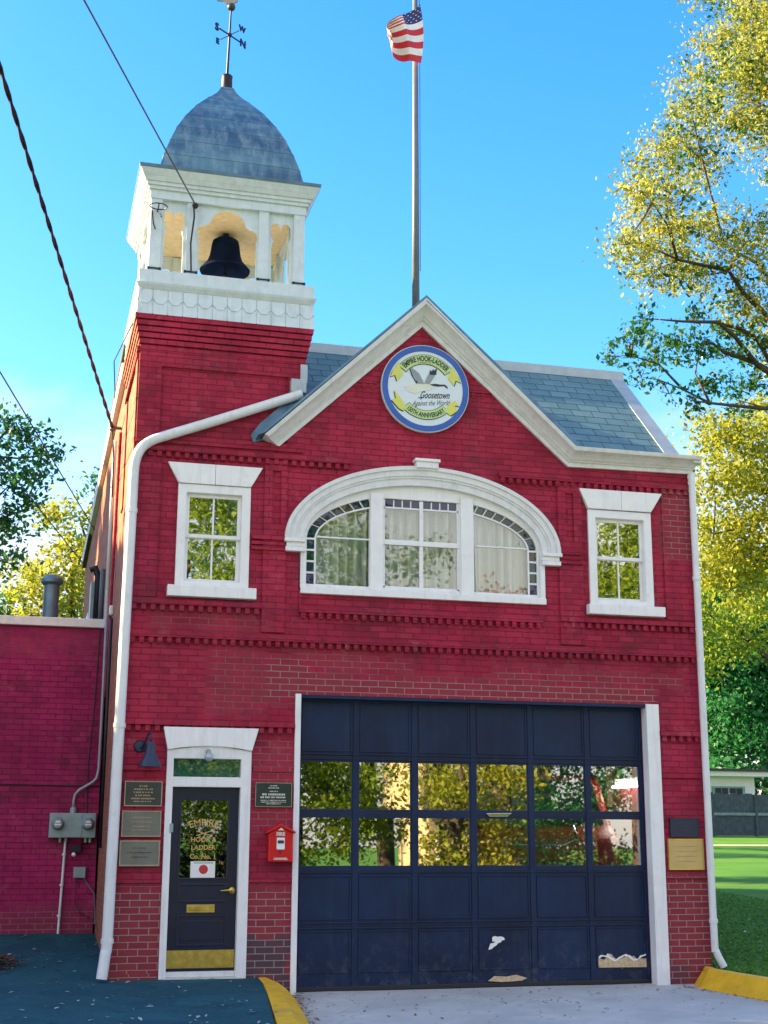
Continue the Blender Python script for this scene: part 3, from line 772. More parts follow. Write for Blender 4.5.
# side lights: a curved bar inside the row of stained squares
def side_light(sgn):
    cx = 3.705
    def E(a, b, t): return (cx + sgn * a * math.cos(R(t)), 5.36 + b * math.sin(R(t)))
    m = MB(); sg = MB(); keys = 'abcdef'
    outer_a, outer_b, in_a, in_b = 1.52, .635, 1.42, .53
    ts = [0 + (62 - 0) * (i / 24) ** 1.0 for i in range(25)]
    xe = cx + sgn * .735
    def strip(a0, b0, a1, b1):
        for i in range(24):
            q = [E(a0, b0, ts[i]), E(a0, b0, ts[i + 1]), E(a1, b1, ts[i + 1]), E(a1, b1, ts[i])]
            m.prism(q, .05, .085)
    strip(in_a, in_b, in_a - .022, in_b - .022)
    for z0, z1 in ((4.79, 5.36),):
        xa, xb = cx + sgn * in_a, cx + sgn * (in_a - .022)
        m.box(min(xa, xb), max(xa, xb), .05, .085, z0, z1)
    m.box(min(cx + sgn * (in_a - .02), cx + sgn * .7), max(cx + sgn * (in_a - .02), cx + sgn * .7), .05, .08, 5.385, 5.403)
    # squares: four up the straight side then round the arch
    r2 = random.Random(5 if sgn > 0 else 9)
    cells = []
    for i in range(4):
        z0 = 4.79 + i * .143; cells.append([(cx + sgn * outer_a, z0 + .014), (cx + sgn * outer_a, z0 + .133), (cx + sgn * in_a, z0 + .133), (cx + sgn * in_a, z0 + .014)])
        m.box(min(cx + sgn * outer_a, cx + sgn * in_a), max(cx + sgn * outer_a, cx + sgn * in_a), .05, .085, z0 + .133, z0 + .157)
    angs = [3, 17, 27, 36, 43.5, 50, 56, 61.5]
    for t0, t1 in zip(angs, angs[1:]):
        cells.append([E(outer_a, outer_b, t0 + .9), E(outer_a, outer_b, t1 - .4), E(in_a, in_b, t1 - .4), E(in_a, in_b, t0 + .9)])
        p, q = E(outer_a, outer_b, t1 + .25), E(in_a, in_b, t1 + .25)
        p2, q2 = E(outer_a, outer_b, t1 - .35), E(in_a, in_b, t1 - .35)
        m.prism([p2, p, q, q2], .05, .085)
    for k, c in enumerate(cells):
        sg.cur = r2.choice([0, 0, 1, 1, 2, 3, 5]) if k else 4
        sg.prism(c, .062, .068)
    build(m, 'glazing_bar', 'white', AW)
    build(sg, 'stained_glass', ['stain_' + k for k in keys], AW)
    pa = [(cx + sgn * (in_a - .01), 4.79), (cx + sgn * .70, 4.79)] + [E(in_a - .01, in_b - .01, t) for t in reversed(ts)]
    pm = MB(); pm.prism(pa, .064, .069); build(pm, 'pane', 'glass', AW)
side_light(-1); side_light(1)
r2 = random.Random(2)
for x0 in (3.195, 3.695):
    sg = MB()
    for i in range(4):
        sg.cur = r2.choice([0, 1, 4, 5, 0]); sg.box(x0 + i * .1125 + .008, x0 + (i + 1) * .1125 - .008, .062, .068, 5.838, 5.93)
    build(sg, 'stained_glass', ['stain_' + k for k in 'abcdef'], AW)
build(B((3.19, 4.15, .064, .069, 4.81, 5.82)), 'pane', 'glass', AW)
# curtains behind
def curtain(x0, x1, z0, z1, label, seed):
    g = random.Random(seed); n = int((x1 - x0) * 70); m = MB(); ph = g.uniform(0, 6)
    for r_, z in enumerate((z0, (z0 + z1) / 2, z1)):
        for i in range(n + 1):
            x = x0 + (x1 - x0) * i / n
            m.v.append((x + .008 * math.sin(i * .7 + r_), .20 + .06 * math.sin(x * 48 + 1.4 * math.sin(x * 9 + ph)) + .01 * math.sin(x * 150), z))
    for r_ in range(2):
        for i in range(n): m.f.append((r_ * (n + 1) + i, r_ * (n + 1) + i + 1, (r_ + 1) * (n + 1) + i + 1, (r_ + 1) * (n + 1) + i)); m.mi.append(0)
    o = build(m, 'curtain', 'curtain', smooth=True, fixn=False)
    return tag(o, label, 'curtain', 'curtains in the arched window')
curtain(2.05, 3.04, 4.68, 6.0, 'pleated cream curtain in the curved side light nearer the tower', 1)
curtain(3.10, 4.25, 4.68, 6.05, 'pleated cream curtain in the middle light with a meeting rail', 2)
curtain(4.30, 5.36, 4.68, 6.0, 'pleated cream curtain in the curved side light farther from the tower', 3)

# --- entrance door
ED = plate('entrance_door', rect(.645, 1.435, .27, 2.315), [rect(.765, 1.315, 1.29, 2.165)], .075, .125, 'doorblack', FS, bevel=.004)
plate('frame', [(.565, .14), (.645, .14), (.645, 2.315), (1.435, 2.315), (1.435, .14), (1.555, .14), (1.555, 2.735), (1.06, 2.80), (.565, 2.735)], [rect(.645, 1.435, 2.43, 2.64)], -.03, .11, 'white', ED, bevel=.006)
m = MB(); top = [(.51, 3.0), (1.63, 3.0)]
m.prism(top + [(1.555, 2.735), (1.40, 2.762), (1.23, 2.778), (1.06, 2.783), (.89, 2.778), (.72, 2.762), (.565, 2.735)], -.06, .02); build(m, 'lintel', 'white', ED, bevel=.006)
build(B((.635, 1.445, .06, .066, 2.42, 2.65)), 'transom', 'glass_transom', ED)
build(B((.755, 1.325, .096, .102, 1.28, 2.175)), 'pane', 'glass_door', ED)
m = MB()
for x0, x1, z0, z1 in ((.755, 1.325, 1.28, 2.175), (.765, 1.315, 1.03, 1.215), (.765, 1.315, .55, .87)):
    for b in ((x0 - .012, x0 + .012, z0 - .012, z1 + .012), (x1 - .012, x1 + .012, z0 - .012, z1 + .012)): m.box(b[0], b[1], .062, .08, b[2], b[3])
    for zz in (z0, z1): m.box(x0 + .012, x1 - .012, .062, .08, zz - .012, zz + .012)
m.box(.80, 1.28, .068, .08, .60, .82)
build(m, 'moulding', 'doorblack', ED, bevel=.004)
build(B((.655, 1.425, .069, .078, .30, .495)), 'kick_plate', 'brass', ED)
m = B((.865, 1.185, .062, .078, .905, .995)); m.box(.885, 1.165, .052, .064, .93, .975); build(m, 'letter_slot', 'brass', ED, bevel=.004)
m = MB(); m.lathe([(.038, 0), (.038, .012), (.02, .015), (.016, .05), (.001, .055)], (1.375, .02, 1.15), 16, 'y'); m.tube([(1.375, .03, 1.15), (1.33, .028, 1.152), (1.245, .032, 1.146)], [.013, .012, .009], 8)
build(m, 'handle', 'brass', ED, smooth=True)
build(B((.60, 1.50, -.06, .12, .13, .205)), 'step', 'concrete', ED, bevel=.01)
build(B((.645, 1.435, .03, .12, .205, .265)), 'threshold', 'white_worn', ED, bevel=.005)
build(B((.625, .665, -.045, -.03, 1.80, 1.90)), 'doorbell', 'grey_metal', ED, bevel=.004)
# gilt lettering on the door glass
lettering('lettering', 'EMPIRE', .115, (1.035, 1.375), .090, 'gold_letters', ED, arc=('up', .50), offset=.001, sx=.92)
lettering('lettering', 'HOOK &', .075, (1.035, 1.695), .090, 'gold_letters', ED, offset=.002)
lettering('lettering', 'LADDER', .075, (1.035, 1.605), .090, 'gold_letters', ED, offset=.002)
lettering('lettering', 'Co. No. 1', .075, (1.035, 1.505), .090, 'gold_letters', ED, offset=.002)
m = MB(); m.tube([(.95, .09, 1.765), (1.12, .09, 1.815)], .006, 5); m.tube([(.95, .09, 1.815), (1.12, .09, 1.765)], .006, 5); build(m, 'emblem', 'gold_letters', ED)
pn = thing('paper_notice', (1.035, .088, 1.285), 'white paper notice with round red emblem on the door glass', 'notice')
build(B((.895, 1.18, .086, .0895, 1.285, 1.475)), 'sheet', 'paper', pn)
m = MB(); m.lathe([(.052, 0), (.052, .001)], (1.045, .084, 1.385), 24, 'y'); build(m, 'emblem', 'emblem_red', pn)
m = MB()
for i in range(14): m.box(.935 + i * .016, .945 + i * .016, .0845, .0858, 1.452, 1.462)
build(m, 'print_line', 'bronze', pn)

# --- garage door: five hinged sections, six bays, panes in the second and third rows
GX = [(2.19, 2.82), (2.915, 3.56), (3.66, 4.32), (4.415, 5.08), (5.175, 5.85), (5.94, 6.60)]
holes = [rect(a, b, z0, z1) for a, b in GX for z0, z1 in ((2.08, 2.64), (1.42, 1.98))]
GD = plate('garage_door', rect(2.10, 6.68, .01, 3.44), holes, .165, .205, 'navy', FS, bevel=.004)
for (a, b) in GX:
    for z0, z1 in ((2.76, 3.36), (.80, 1.31), (.20, .68)):
        m = MB()
        for q in ((a, a + .02, z0, z1), (b - .02, b, z0, z1)): m.box(q[0], q[1], .153, .167, q[2], q[3])
        m.box(a + .02, b - .02, .153, .167, z0, z0 + .02); m.box(a + .02, b - .02, .153, .167, z1 - .02, z1)
        build(m, 'panel_moulding', 'navy', GD, bevel=.004)
m = MB()
for x in [2.12, 6.65] + [(GX[i][1] + GX[i + 1][0]) / 2 for i in range(5)]:
    m.box(max(2.11, x - .036), min(6.67, x + .036), .152, .168, .03, 3.42)
build(m, 'stile', 'navy', GD, bevel=.004)
m = MB()
for z in (.735, 1.365, 2.03, 2.70): m.box(2.11, 6.67, .160, .1655, z - .004, z + .004)
build(m, 'section_joint', 'black', GD)
m = MB()
for z0, z1 in ((.755, .775), (.695, .715), (1.335, 1.35), (2.72, 2.735), (2.665, 2.68)): m.box(2.11, 6.67, .147, .16, z0, z1)
build(m, 'rail', 'navy', GD, bevel=.004)
build(B((2.11, 6.67, .150, .21, .0, .055)), 'bottom_seal', 'black', GD, bevel=.01)
for a, b in GX:
    for z0, z1 in ((2.08, 2.64), (1.42, 1.98)):
        tl = rng.uniform(-.0025, .0025); m = MB()
        m.add([(a - .01, .184 - tl, z0 - .01), (b + .01, .184 + tl, z0 - .01), (b + .01, .186 + tl, z1 + .01), (a - .01, .186 - tl, z1 + .01)], [(0, 1, 2, 3)])
        build(m, 'pane', 'glass_garage', GD, fixn=False)
m = MB(); r3 = random.Random(4)
pts = [(5.96, .20), (6.60, .195)]
k = 15; pts += [(6.60 - .64 * i / k, .29 + .035 * r3.random() + (.06 if i in (11, 12) else 0) + (.04 if i == 4 else 0)) for i in range(k + 1)]
m.prism(pts, .143, .150); build(m, 'exposed_wood', 'wood', GD)
m = MB(); n_ = 26; base_ = [(5.965 + .63 * i / n_, .295 + .03 * math.sin(i * .55) + .012 * r3.random()) for i in range(n_ + 1)]
m.prism(base_ + [(x, z + .012 + .028 * r3.random() * (1.6 if 2 < i < 8 or i in (17, 18) else .7)) for i, (x, z) in reversed(list(enumerate(base_)))], .140, .147); build(m, 'torn_edge', 'paper', GD)
m = MB(); m.prism([(x + .008 * r3.random(), z + .008 * r3.random()) for x, z in [(4.53, .43), (4.545, .47), (4.56, .50), (4.60, .505), (4.615, .52), (4.585, .525), (4.575, .545), (4.58, .57), (4.61, .585), (4.65, .58), (4.69, .585), (4.73, .565), (4.74, .545), (4.70, .535), (4.69, .515), (4.65, .505), (4.63, .48), (4.60, .465), (4.575, .44)]], .149, .1525); build(m, 'paint_chip', 'paper', GD)
m = MB(); m.prism([(4.52, .075), (4.60, .13), (4.75, .12), (4.88, .14), (5.02, .10), (4.95, .07), (4.7, .06)], .143, .149); build(m, 'scuff', 'wood', GD)
m = MB(); m.lathe([(.09, 0), (.085, .02), (.06, .03), (.01, .03)], (4.72, .115, 2.03), 16, 'y')
m = MB(); m.prism([(4.52, 2.045), (4.86, 2.05), (4.81, 2.005), (4.57, 2.0)], .135, .152); build(m, 'handle', 'chrome', GD, bevel=.005)
m = MB(); m.box(2.07, 2.14, -.03, .16, -.02, 3.43); build(m, 'door_post', 'white', FS, bevel=.006)
m = MB(); m.box(6.655, 6.83, -.03, .13, -.05, 3.43); build(m, 'door_post', 'white', FS, bevel=.006)
build(B((2.14, 6.655, .0, .16, 3.385, 3.425)), 'door_head', 'navy', FS)

# --- rake and eave mouldings: one moulded run from the tower over the gable to the corner
inn = [(1.80, 6.50), (3.67, 8.28), (5.67, 6.52), (7.47, 6.545)]
out = [(1.58, 6.58), (3.665, 8.60), (5.70, 6.745), (7.47, 6.745)]
prof = [(0, .02), (0, -.04), (.26, -.04), (.26, -.065), (.33, -.075), (.40, -.10), (.52, -.125), (.66, -.165), (.76, -.215), (.76, -.235), (.92, -.25), (1, -.255), (1.0, .02)]
m = MB()
for i in range(4):
    for t_, y in prof:
        p = Vector((inn[i][0] * (1 - t_) + out[i][0] * t_, y, inn[i][1] * (1 - t_) + out[i][1] * t_))
        if i == 3 and y < -.05: p.x += (-y - .05) * .25
        m.v.append(tuple(p))
k = len(prof)
m.f = [(i * k + j, i * k + (j + 1) % k, (i + 1) * k + (j + 1) % k, (i + 1) * k + j) for i in range(3) for j in range(k)]
m.f += [list(range(k)), [3 * k + j for j in range(k)]]; m.mi = [0] * len(m.f)
build(m, 'gable_cornice', 'white_worn', FS, bevel=.004)
# right return of the eave
build(B((7.42, 7.54, -.2, 1.9, 6.66, 6.745)), 'eave_return', 'white_worn', FS, bevel=.01)
# gable roof behind the rakes
m = MB(); m.prism([(1.50, 6.57), (3.665, 8.64), (3.665, 8.605), (1.58, 6.60)], -.25, .0)
m.prism([(2.10, 7.10), (3.665, 8.64), (3.665, 8.56), (2.10, 7.02)], .0, 2.4)
build(m, 'gable_roof', 'flash', FS)
m = MB(); m.prism([(3.665, 8.64), (5.76, 6.77), (5.72, 6.72), (3.665, 8.56)], -.25, 2.4)
build(m, 'gable_roof', 'flash', FS)
# flashing on the tower face above the low end of the rake
m = MB(); m.prism([(1.47, 6.53), (1.60, 6.56), (2.12, 7.05), (2.12, 7.32), (1.98, 7.20), (1.55, 6.78), (1.44, 6.62)], -.035, -.004); build(m, 'flashing', 'flash', FS)
# slates: stepped courses on the front slope
def slope_pt(s): return (.16 + 1.86 * s, 6.79 + 1.80 * s)   # y, z
SR = MB(); nrow = 14
for i in range(nrow):
    y0, z0 = slope_pt(i / nrow); y1, z1 = slope_pt((i + 1.04) / nrow)
    for xa, xb in ((2.12, 3.7), (3.7, 7.25)):
        SR.add([(xa, y0, z0), (xb, y0, z0), (xb, y1, z1 - .0), (xa, y1, z1), (xa, y0, z0 - .022), (xb, y0, z0 - .022)], [(0, 1, 2, 3), (4, 5, 1, 0)])
slr = build(SR, 'slate_roof', 'slate', FS, fixn=False)
m = MB()
ya, za = slope_pt(0); yb, zb = slope_pt(1.02)
def slab(xa0, xb0, xa1, xb1, s0, s1, h):
    (p, q), (r_, s_) = slope_pt(s0), slope_pt(s1)
    return m.add([(xa0, p, q + h), (xb0, p, q + h), (xb1, r_, s_ + h), (xa1, r_, s_ + h), (xa0, p, q - .08), (xb0, p, q - .08), (xb1, r_, s_ - .08), (xa1, r_, s_ - .08)],
                 [(0, 1, 2, 3), (7, 6, 5, 4), (0, 4, 5, 1), (1, 5, 6, 2), (2, 6, 7, 3), (3, 7, 4, 0)])
slab(7.23, 7.45, 7.23, 7.45, -.03, 1.03, .012); build(m, 'edge_flashing', 'flash_lite', slr)
build(B((2.12, 7.46, 1.96, 2.25, 8.46, 8.68)), 'ridge_cap', 'flash_lite', slr, bevel=.01)
# side eave along the left wall
m = MB()
for y, z in ((2.1, 8.13), (14.4, 7.74)):
    m.v += [(.05, y, z - .09), (-.05, y, z - .08), (-.07, y, z + .03), (.05, y, z + .05)]
m.f = [(0, 1, 5, 4), (1, 2, 6, 5), (2, 3, 7, 6), (3, 0, 4, 7), (0, 3, 2, 1), (4, 5, 6, 7)]; m.mi = [0] * 6
build(m, 'side_gutter', 'white_worn', FS)

# --- bell tower
TX0, TX1, TY0, TY1 = .03, 2.12, 0.0, 2.05
BT = build(B((WX0, TX1, 1.80, TY1, 6.6, 7.70), (TX1 - .25, TX1, .30, 1.80, 6.6, 7.70), (WX0 + .31, TX1 - .25, .30, 1.80, 7.60, 7.70)), 'bell_tower', 'brick', FS)
# sunken panel: raised strips round it
plate('raised_border', [(WX0 + .002, 6.44), (2.118, 6.44), (2.118, 7.60), (WX0 + .002, 7.60)], [[(.31, 6.44 + .10), (1.90, 6.44 + .10), (1.90, 7.42), (.31, 7.42)]], -.028, .005, 'brick', BT, bevel=.004)
for i in range(5):
    e = .016 * (i + 1); z = 7.70 + i * .0755
    build(B((WX0 - e, TX1 + e, TY0 - e - .02, TY1 + e, z, z + .0755 - (.012 if i < 4 else 0))), 'corbel', 'brick', BT, bevel=.004)
m = course(WX0, TX1, 7.60, y=0.0, d=.035); build(m, 'brick_course', 'brick', BT, bevel=.003)
m = MB(); k = 19
for i in range(k): m.box(WX0 - .035, WX0 + .02, .02 + i * .107, .083 + i * .107, 7.53, 7.60)
m.box(WX0 - .035, WX0 + .02, -.03, TY1, 7.60, 7.66); build(m, 'brick_course', 'brick', BT)
for a, b in ((.0, .28), (1.75, TY1)): build(B((WX0 - .02, WX0 + .01, a, b, 6.0, 7.5)), 'raised_border', 'brick', BT)
# shingled skirt, flared
cxT, cyT = 1.085, 1.02
def frustum(m, h0, z0, h1, z1, c=(cxT, cyT)):
    v = [(c[0] + sx * h, c[1] + sy * h, z) for h, z in ((h0, z0), (h1, z1)) for sx, sy in ((-1, -1), (1, -1), (1, 1), (-1, 1))]
    return m.add(v, [(3, 2, 1, 0), (4, 5, 6, 7), (0, 1, 5, 4), (1, 2, 6, 5), (2, 3, 7, 6), (3, 0, 4, 7)])
m = MB(); frustum(m, 1.120, 8.075, 1.085, 8.42)
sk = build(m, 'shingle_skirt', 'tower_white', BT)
m = MB()
for side in range(4):
    c, s_ = [(1, 0), (0, 1), (-1, 0), (0, -1)][side]
    def W(u_, out_, z): # u along the face, out_ outward; side 0 faces -Y
        x, y = u_, -out_
        return (cxT + x * c - y * s_, cyT + x * s_ + y * c, z)
    for row, (zb, zt, shape) in enumerate(((8.065, 8.235, 'sq'), (8.20, 8.41, 'pt'))):
        nsh = 12; w = 2 * 1.118 / nsh
        for i in range(nsh):
            u0 = -1.118 + i * w + .005; u1 = u0 + w - .010; o0 = 1.128 - (zb - 8.07) * .10 + (.010 if row else 0); o1 = 1.128 - (zt - 8.07) * .10
            if shape == 'sq': pl = [(u0, zb), (u1, zb), (u1, zt), (u0, zt)]
            else: pl = [(u0, zb + .07), (u0 + w * .28, zb + .005), (u1 - w * .28, zb + .005), (u1, zb + .07), (u1, zt), (u0, zt)]
            n_ = len(pl)
            fr = [W(a, o0 + (o1 - o0) * (z - zb) / (zt - zb), z) for a, z in pl]; bk = [W(a, o0 + (o1 - o0) * (z - zb) / (zt - zb) - .02, z) for a, z in pl]
            m.add(fr + bk, [list(range(n_)), list(range(2 * n_ - 1, n_ - 1, -1))] + [(j, j + n_, (j + 1) % n_ + n_, (j + 1) % n_) for j in range(n_)])
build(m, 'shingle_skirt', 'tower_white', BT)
m = MB(); frustum(m, 1.10, 8.40, 1.13, 8.44); frustum(m, 1.13, 8.44, 1.15, 8.48); frustum(m, 1.115, 8.48, 1.115, 8.66)
build(m, 'belfry_sill', 'tower_white', BT, bevel=.006)
m = MB(); frustum(m, 1.0, 8.655, 1.0, 8.68); build(m, 'belfry_floor', 'tower_white', BT)
# posts
BH = 1.0
pu = [(-BH, -BH + .145), (-.535, -.40), (.395, .53), (BH - .145, BH)]
for sx in (-1, 1):
    for sy in (-1, 1):
        x = cxT + sx * (BH - .0725); y = cyT + sy * (BH - .0725)
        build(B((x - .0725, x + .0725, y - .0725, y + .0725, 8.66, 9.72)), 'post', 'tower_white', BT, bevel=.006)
for side in range(4):
    c, s_ = [(1, 0), (0, 1), (-1, 0), (0, -1)][side]
    for a, b in pu[1:3]:
        xs_ = [cxT + u_ * c + o_ * s_ for u_ in (a, b) for o_ in (BH - .01, BH - .13)]; ys_ = [cyT + u_ * s_ - o_ * c for u_ in (a, b) for o_ in (BH - .01, BH - .13)]
        build(B((min(xs_), max(xs_), min(ys_), max(ys_), 8.66, 9.72)), 'post', 'tower_white', BT, bevel=.006)
# pierced arch boards between the posts
def arc_pts(cx, cz, r, a0, a1, n=8): return [(cx + r * math.cos(R(a0 + (a1 - a0) * i / n)), cz + r * math.sin(R(a0 + (a1 - a0) * i / n))) for i in range(n + 1)]
def board(a, b, kind):
    w = b - a; mid = (a + b) / 2
    if kind == 'c':   # wide trefoil arch
        hole = [(a + .03, 8.66), (b - .03, 8.66), (b - .03, 9.26)] + arc_pts(b - .10, 9.33, .09, -20, 100, 6) + [(b - .17, 9.46)] + arc_pts(mid, 9.42, .235, 20, 160, 12) + [(a + .17, 9.46)] + arc_pts(a + .10, 9.33, .09, 80, 200, 6) + [(a + .03, 9.26)]
    else:             # narrow opening with two lobes
        q = .045
        hole = [(a + q, 8.66), (b - q, 8.66), (b - q, 9.20), (b - q - .02, 9.30), (b - q + .012, 9.38)] + arc_pts(mid + .068, 9.50, .062, -10, 165, 8) + [(mid, 9.455)] + arc_pts(mid - .068, 9.50, .062, 15, 190, 8) + [(a + q - .012, 9.38), (a + q + .02, 9.30), (a + q, 9.20)]
    outer_ = [(a, 8.665), (hole[0][0], 8.665)]
    return [(a, 8.662)] + [(hole[0][0], 8.662)] + list(reversed(hole[2:])) + [(hole[1][0], 8.662), (b, 8.662), (b, 9.69), (a, 9.69)]
gaps = [(pu[0][1], pu[1][0], 's'), (pu[1][1], pu[2][0], 'c'), (pu[2][1], pu[3][0], 's')]
for side in range(4):
    c, s_ = [(1, 0), (0, 1), (-1, 0), (0, -1)][side]
    for a, b, kd in gaps:
        pl = board(a - .005, b + .005, kd)
        bm = bmesh.new()
        vs = [bm.verts.new((u_, -(BH - .05), z)) for u_, z in pl]
        es = [bm.edges.new((vs[i], vs[(i + 1) % len(vs)])) for i in range(len(vs))]
        bmesh.ops.triangle_fill(bm, use_beauty=True, edges=es)
        r_ = bmesh.ops.extrude_face_region(bm, geom=list(bm.faces)); bmesh.ops.translate(bm, vec=(0, .03, 0), verts=[g_ for g_ in r_['geom'] if isinstance(g_, bmesh.types.BMVert)])
        bmesh.ops.recalc_face_normals(bm, faces=bm.faces)
        bmesh.ops.transform(bm, matrix=Matrix.Translation((cxT, cyT, 0)) @ Matrix.Rotation(side * math.pi / 2, 4, 'Z'), verts=bm.verts)
        me = bpy.data.meshes.new('arch_board'); bm.to_mesh(me); bm.free(); link('arch_board', me, 'tower_white', BT)
m = MB(); frustum(m, BH - .10, 9.74, BH - .10, 9.795); build(m, 'belfry_ceiling', 'cream', BT)
m = MB(); frustum(m, BH + .012, 9.62, BH + .012, 9.80)
for h0, z0, h1, z1 in ((BH + .04, 9.80, BH + .045, 9.845), (BH + .065, 9.845, BH + .07, 9.89), (BH + .085, 9.89, BH + .115, 9.945), (BH + .115, 9.945, BH + .165, 10.03)): frustum(m, h0, z0, h1, z1)
# open frieze: it is a ring, so the belfry is hollow below the ceiling
fr_ = [q for q in m.f[:6]]
del m.f[:6]; del m.mi[:6]
build(m, 'belfry_cornice', 'tower_white', BT, bevel=.004)
m = MB(); e = BH + .012; i_ = BH - .10
m.box(cxT - e, cxT + e, cyT - e, cyT - i_, 9.685, 9.80); m.box(cxT - e, cxT + e, cyT + i_, cyT + e, 9.685, 9.80)
m.box(cxT - e, cxT - i_, cyT - i_, cyT + i_, 9.685, 9.80); m.box(cxT + i_, cxT + e, cyT - i_, cyT + i_, 9.685, 9.80); build(m, 'frieze', 'tower_white', BT)
m = MB(); frustum(m, BH + .17, 10.03, BH + .18, 10.075); frustum(m, BH + .175, 10.075, .95, 10.16); build(m, 'cornice_cap', 'flash', BT, bevel=.003)
for a, b in pu:
    u_ = (a + b) / 2
    for o_ in (BH,):
        m = MB(); m.box(cxT + u_ - .085, cxT + u_ + .085, cyT - o_ - .02, cyT - o_ + .02, 8.672, 8.70); m.box(cxT + u_ - .085, cxT + u_ - .06, cyT - o_ - .03, cyT - o_ + .02, 8.66, 8.735); m.box(cxT + u_ + .06, cxT + u_ + .085, cyT - o_ - .03, cyT - o_ + .02, 8.66, 8.735)
        m.box(cxT + u_ - .06, cxT + u_ + .06, cyT - o_ - .028, cyT - o_ - .012, 8.715, 8.73)
        build(m, 'post_shoe', 'iron', BT)
# dome: four curved metal faces meeting at hips, lapped in horizontal courses
dp = [(.955, 10.13), (.945, 10.22), (.885, 10.46), (.805, 10.70), (.73, 10.9), (.645, 11.08), (.55, 11.25), (.445, 11.42), (.335, 11.57), (.23, 11.70), (.14, 11.82), (.08, 11.95)]
def dome_h(z):
    for (a, za_), (b, zb_) in zip(dp, dp[1:]):
        if za_ <= z <= zb_: return a + (b - a) * (z - za_) / (zb_ - za_)
    return dp[-1][0]
m = MB(); n = 36; zs = [10.13 + (11.95 - 10.13) * i / n for i in range(n + 1)]; seams = {5, 10, 15, 20, 25, 30}
rings = []
for i, z in enumerate(zs):
    h = dome_h(z)
    if i in seams: rings.append((h + .009, z)); rings.append((h + .001, z + .004))
    else: rings.append((h + .014 * (5 - (i % 5)) / 5 * 0 + .001, z))
k = 8
def dring(h, z):
    q = []
    for (ax_, ay), (bx, by) in (((-1, -1), (1, -1)), ((1, -1), (1, 1)), ((1, 1), (-1, 1)), ((-1, 1), (-1, -1))):
        for j in range(k):
            t_ = j / k; bul = 1 + .012 * (1 - (2 * t_ - 1) ** 2)
            x = ax_ + (bx - ax_) * t_; y = ay + (by - ay) * t_
            q.append((1.125 + h * x * (bul if abs(ay - by) > 1 else 1) * .99, 1.03 + h * y * (bul if abs(ax_ - bx) > 1 else 1) * .99, z))
    return q
for h, z in rings: m.v += dring(h, z)
L_ = 4 * k
for i in range(len(rings) - 1):
    for j in range(L_): m.f.append((i * L_ + j, i * L_ + (j + 1) % L_, (i + 1) * L_ + (j + 1) % L_, (i + 1) * L_ + j)); m.mi.append(0)
m.f.append([(len(rings) - 1) * L_ + j for j in range(L_)]); m.mi.append(0)
build(m, 'dome', 'dome', BT, autosmooth=25)
m = MB(); m.lathe([(.085, 0), (.078, .06), (.076, .22), (.082, .235), (.07, .25), (.02, .26)], (1.125, 1.03, 11.92), 16); build(m, 'finial', 'iron', BT, autosmooth=30)

# weathervane
wv = thing('weathervane', (1.125, 1.03, 12.17), 'dark iron weathervane with letter arms on top of the dome', 'weathervane')
m = MB(); m.tube([(1.125, 1.03, 12.15), (1.14, 1.03, 12.8), (1.15, 1.03, 13.28)], [.02, .016, .012], 8); m.ball((1.14, 1.03, 12.82), .035); build(m, 'rod', 'iron', wv)
d = Vector((math.cos(R(38)), math.sin(R(38)), 0)); e = Vector((-d.y, d.x, 0)); c0 = Vector((1.14, 1.03, 12.82))
m = MB(); m.tube([c0 - d * .22, c0 + d * .22], .011, 6); m.tube([c0 - e * .18, c0 + e * .18], .008, 6); build(m, 'arm', 'iron', wv)
def letter(ch, at, dr, size=.16):
    v, f = text_geo(ch, size, offset=.006)
    mb = MB(); mb.add([at + dr * x + Vector((0, 0, h - size * .35)) + Vector((dr.y, -dr.x, 0)) * w_ for w_ in (0, .012) for x, h, _ in v], f + [[i + len(v) for i in q] for q in f])
    build(mb, 'letter', 'iron', wv, fixn=False)
letter('S', c0 - d * .26, d); letter('N', c0 + d * .27, d); letter('E', c0 + e * .24, d, .12); letter('W', c0 - e * .24, d, .12)
m = MB(); m.ball((1.152, 1.03, 13.27), .06); build(m, 'ball', 'bronze', wv, smooth=True)
m = MB(); q = Vector((1.155, 1.03, 13.37)); f_ = Vector((math.cos(R(20)), -math.sin(R(20)), 0))
prof2 = [(-.36, .02), (-.22, .00), (-.12, -.06), (.02, -.07), (.14, -.02), (.2, .12), (.28, .16), (.2, .22), (.12, .2), (.06, .08), (-.08, .08), (-.2, .16), (-.34, .2), (-.26, .1)]
mm = MB(); pv = [q + f_ * a * .6 + Vector((0, 0, b * .8)) for a, b in prof2]; off = Vector((f_.y, -f_.x, 0)) * .012; n = len(pv)
mm.add([p + off for p in pv] + [p - off for p in pv], [list(range(n)), list(range(2 * n - 1, n - 1, -1))] + [(i, i + n, (i + 1) % n + n, (i + 1) % n) for i in range(n)])
build(mm, 'vane', 'bronze_edge', wv)

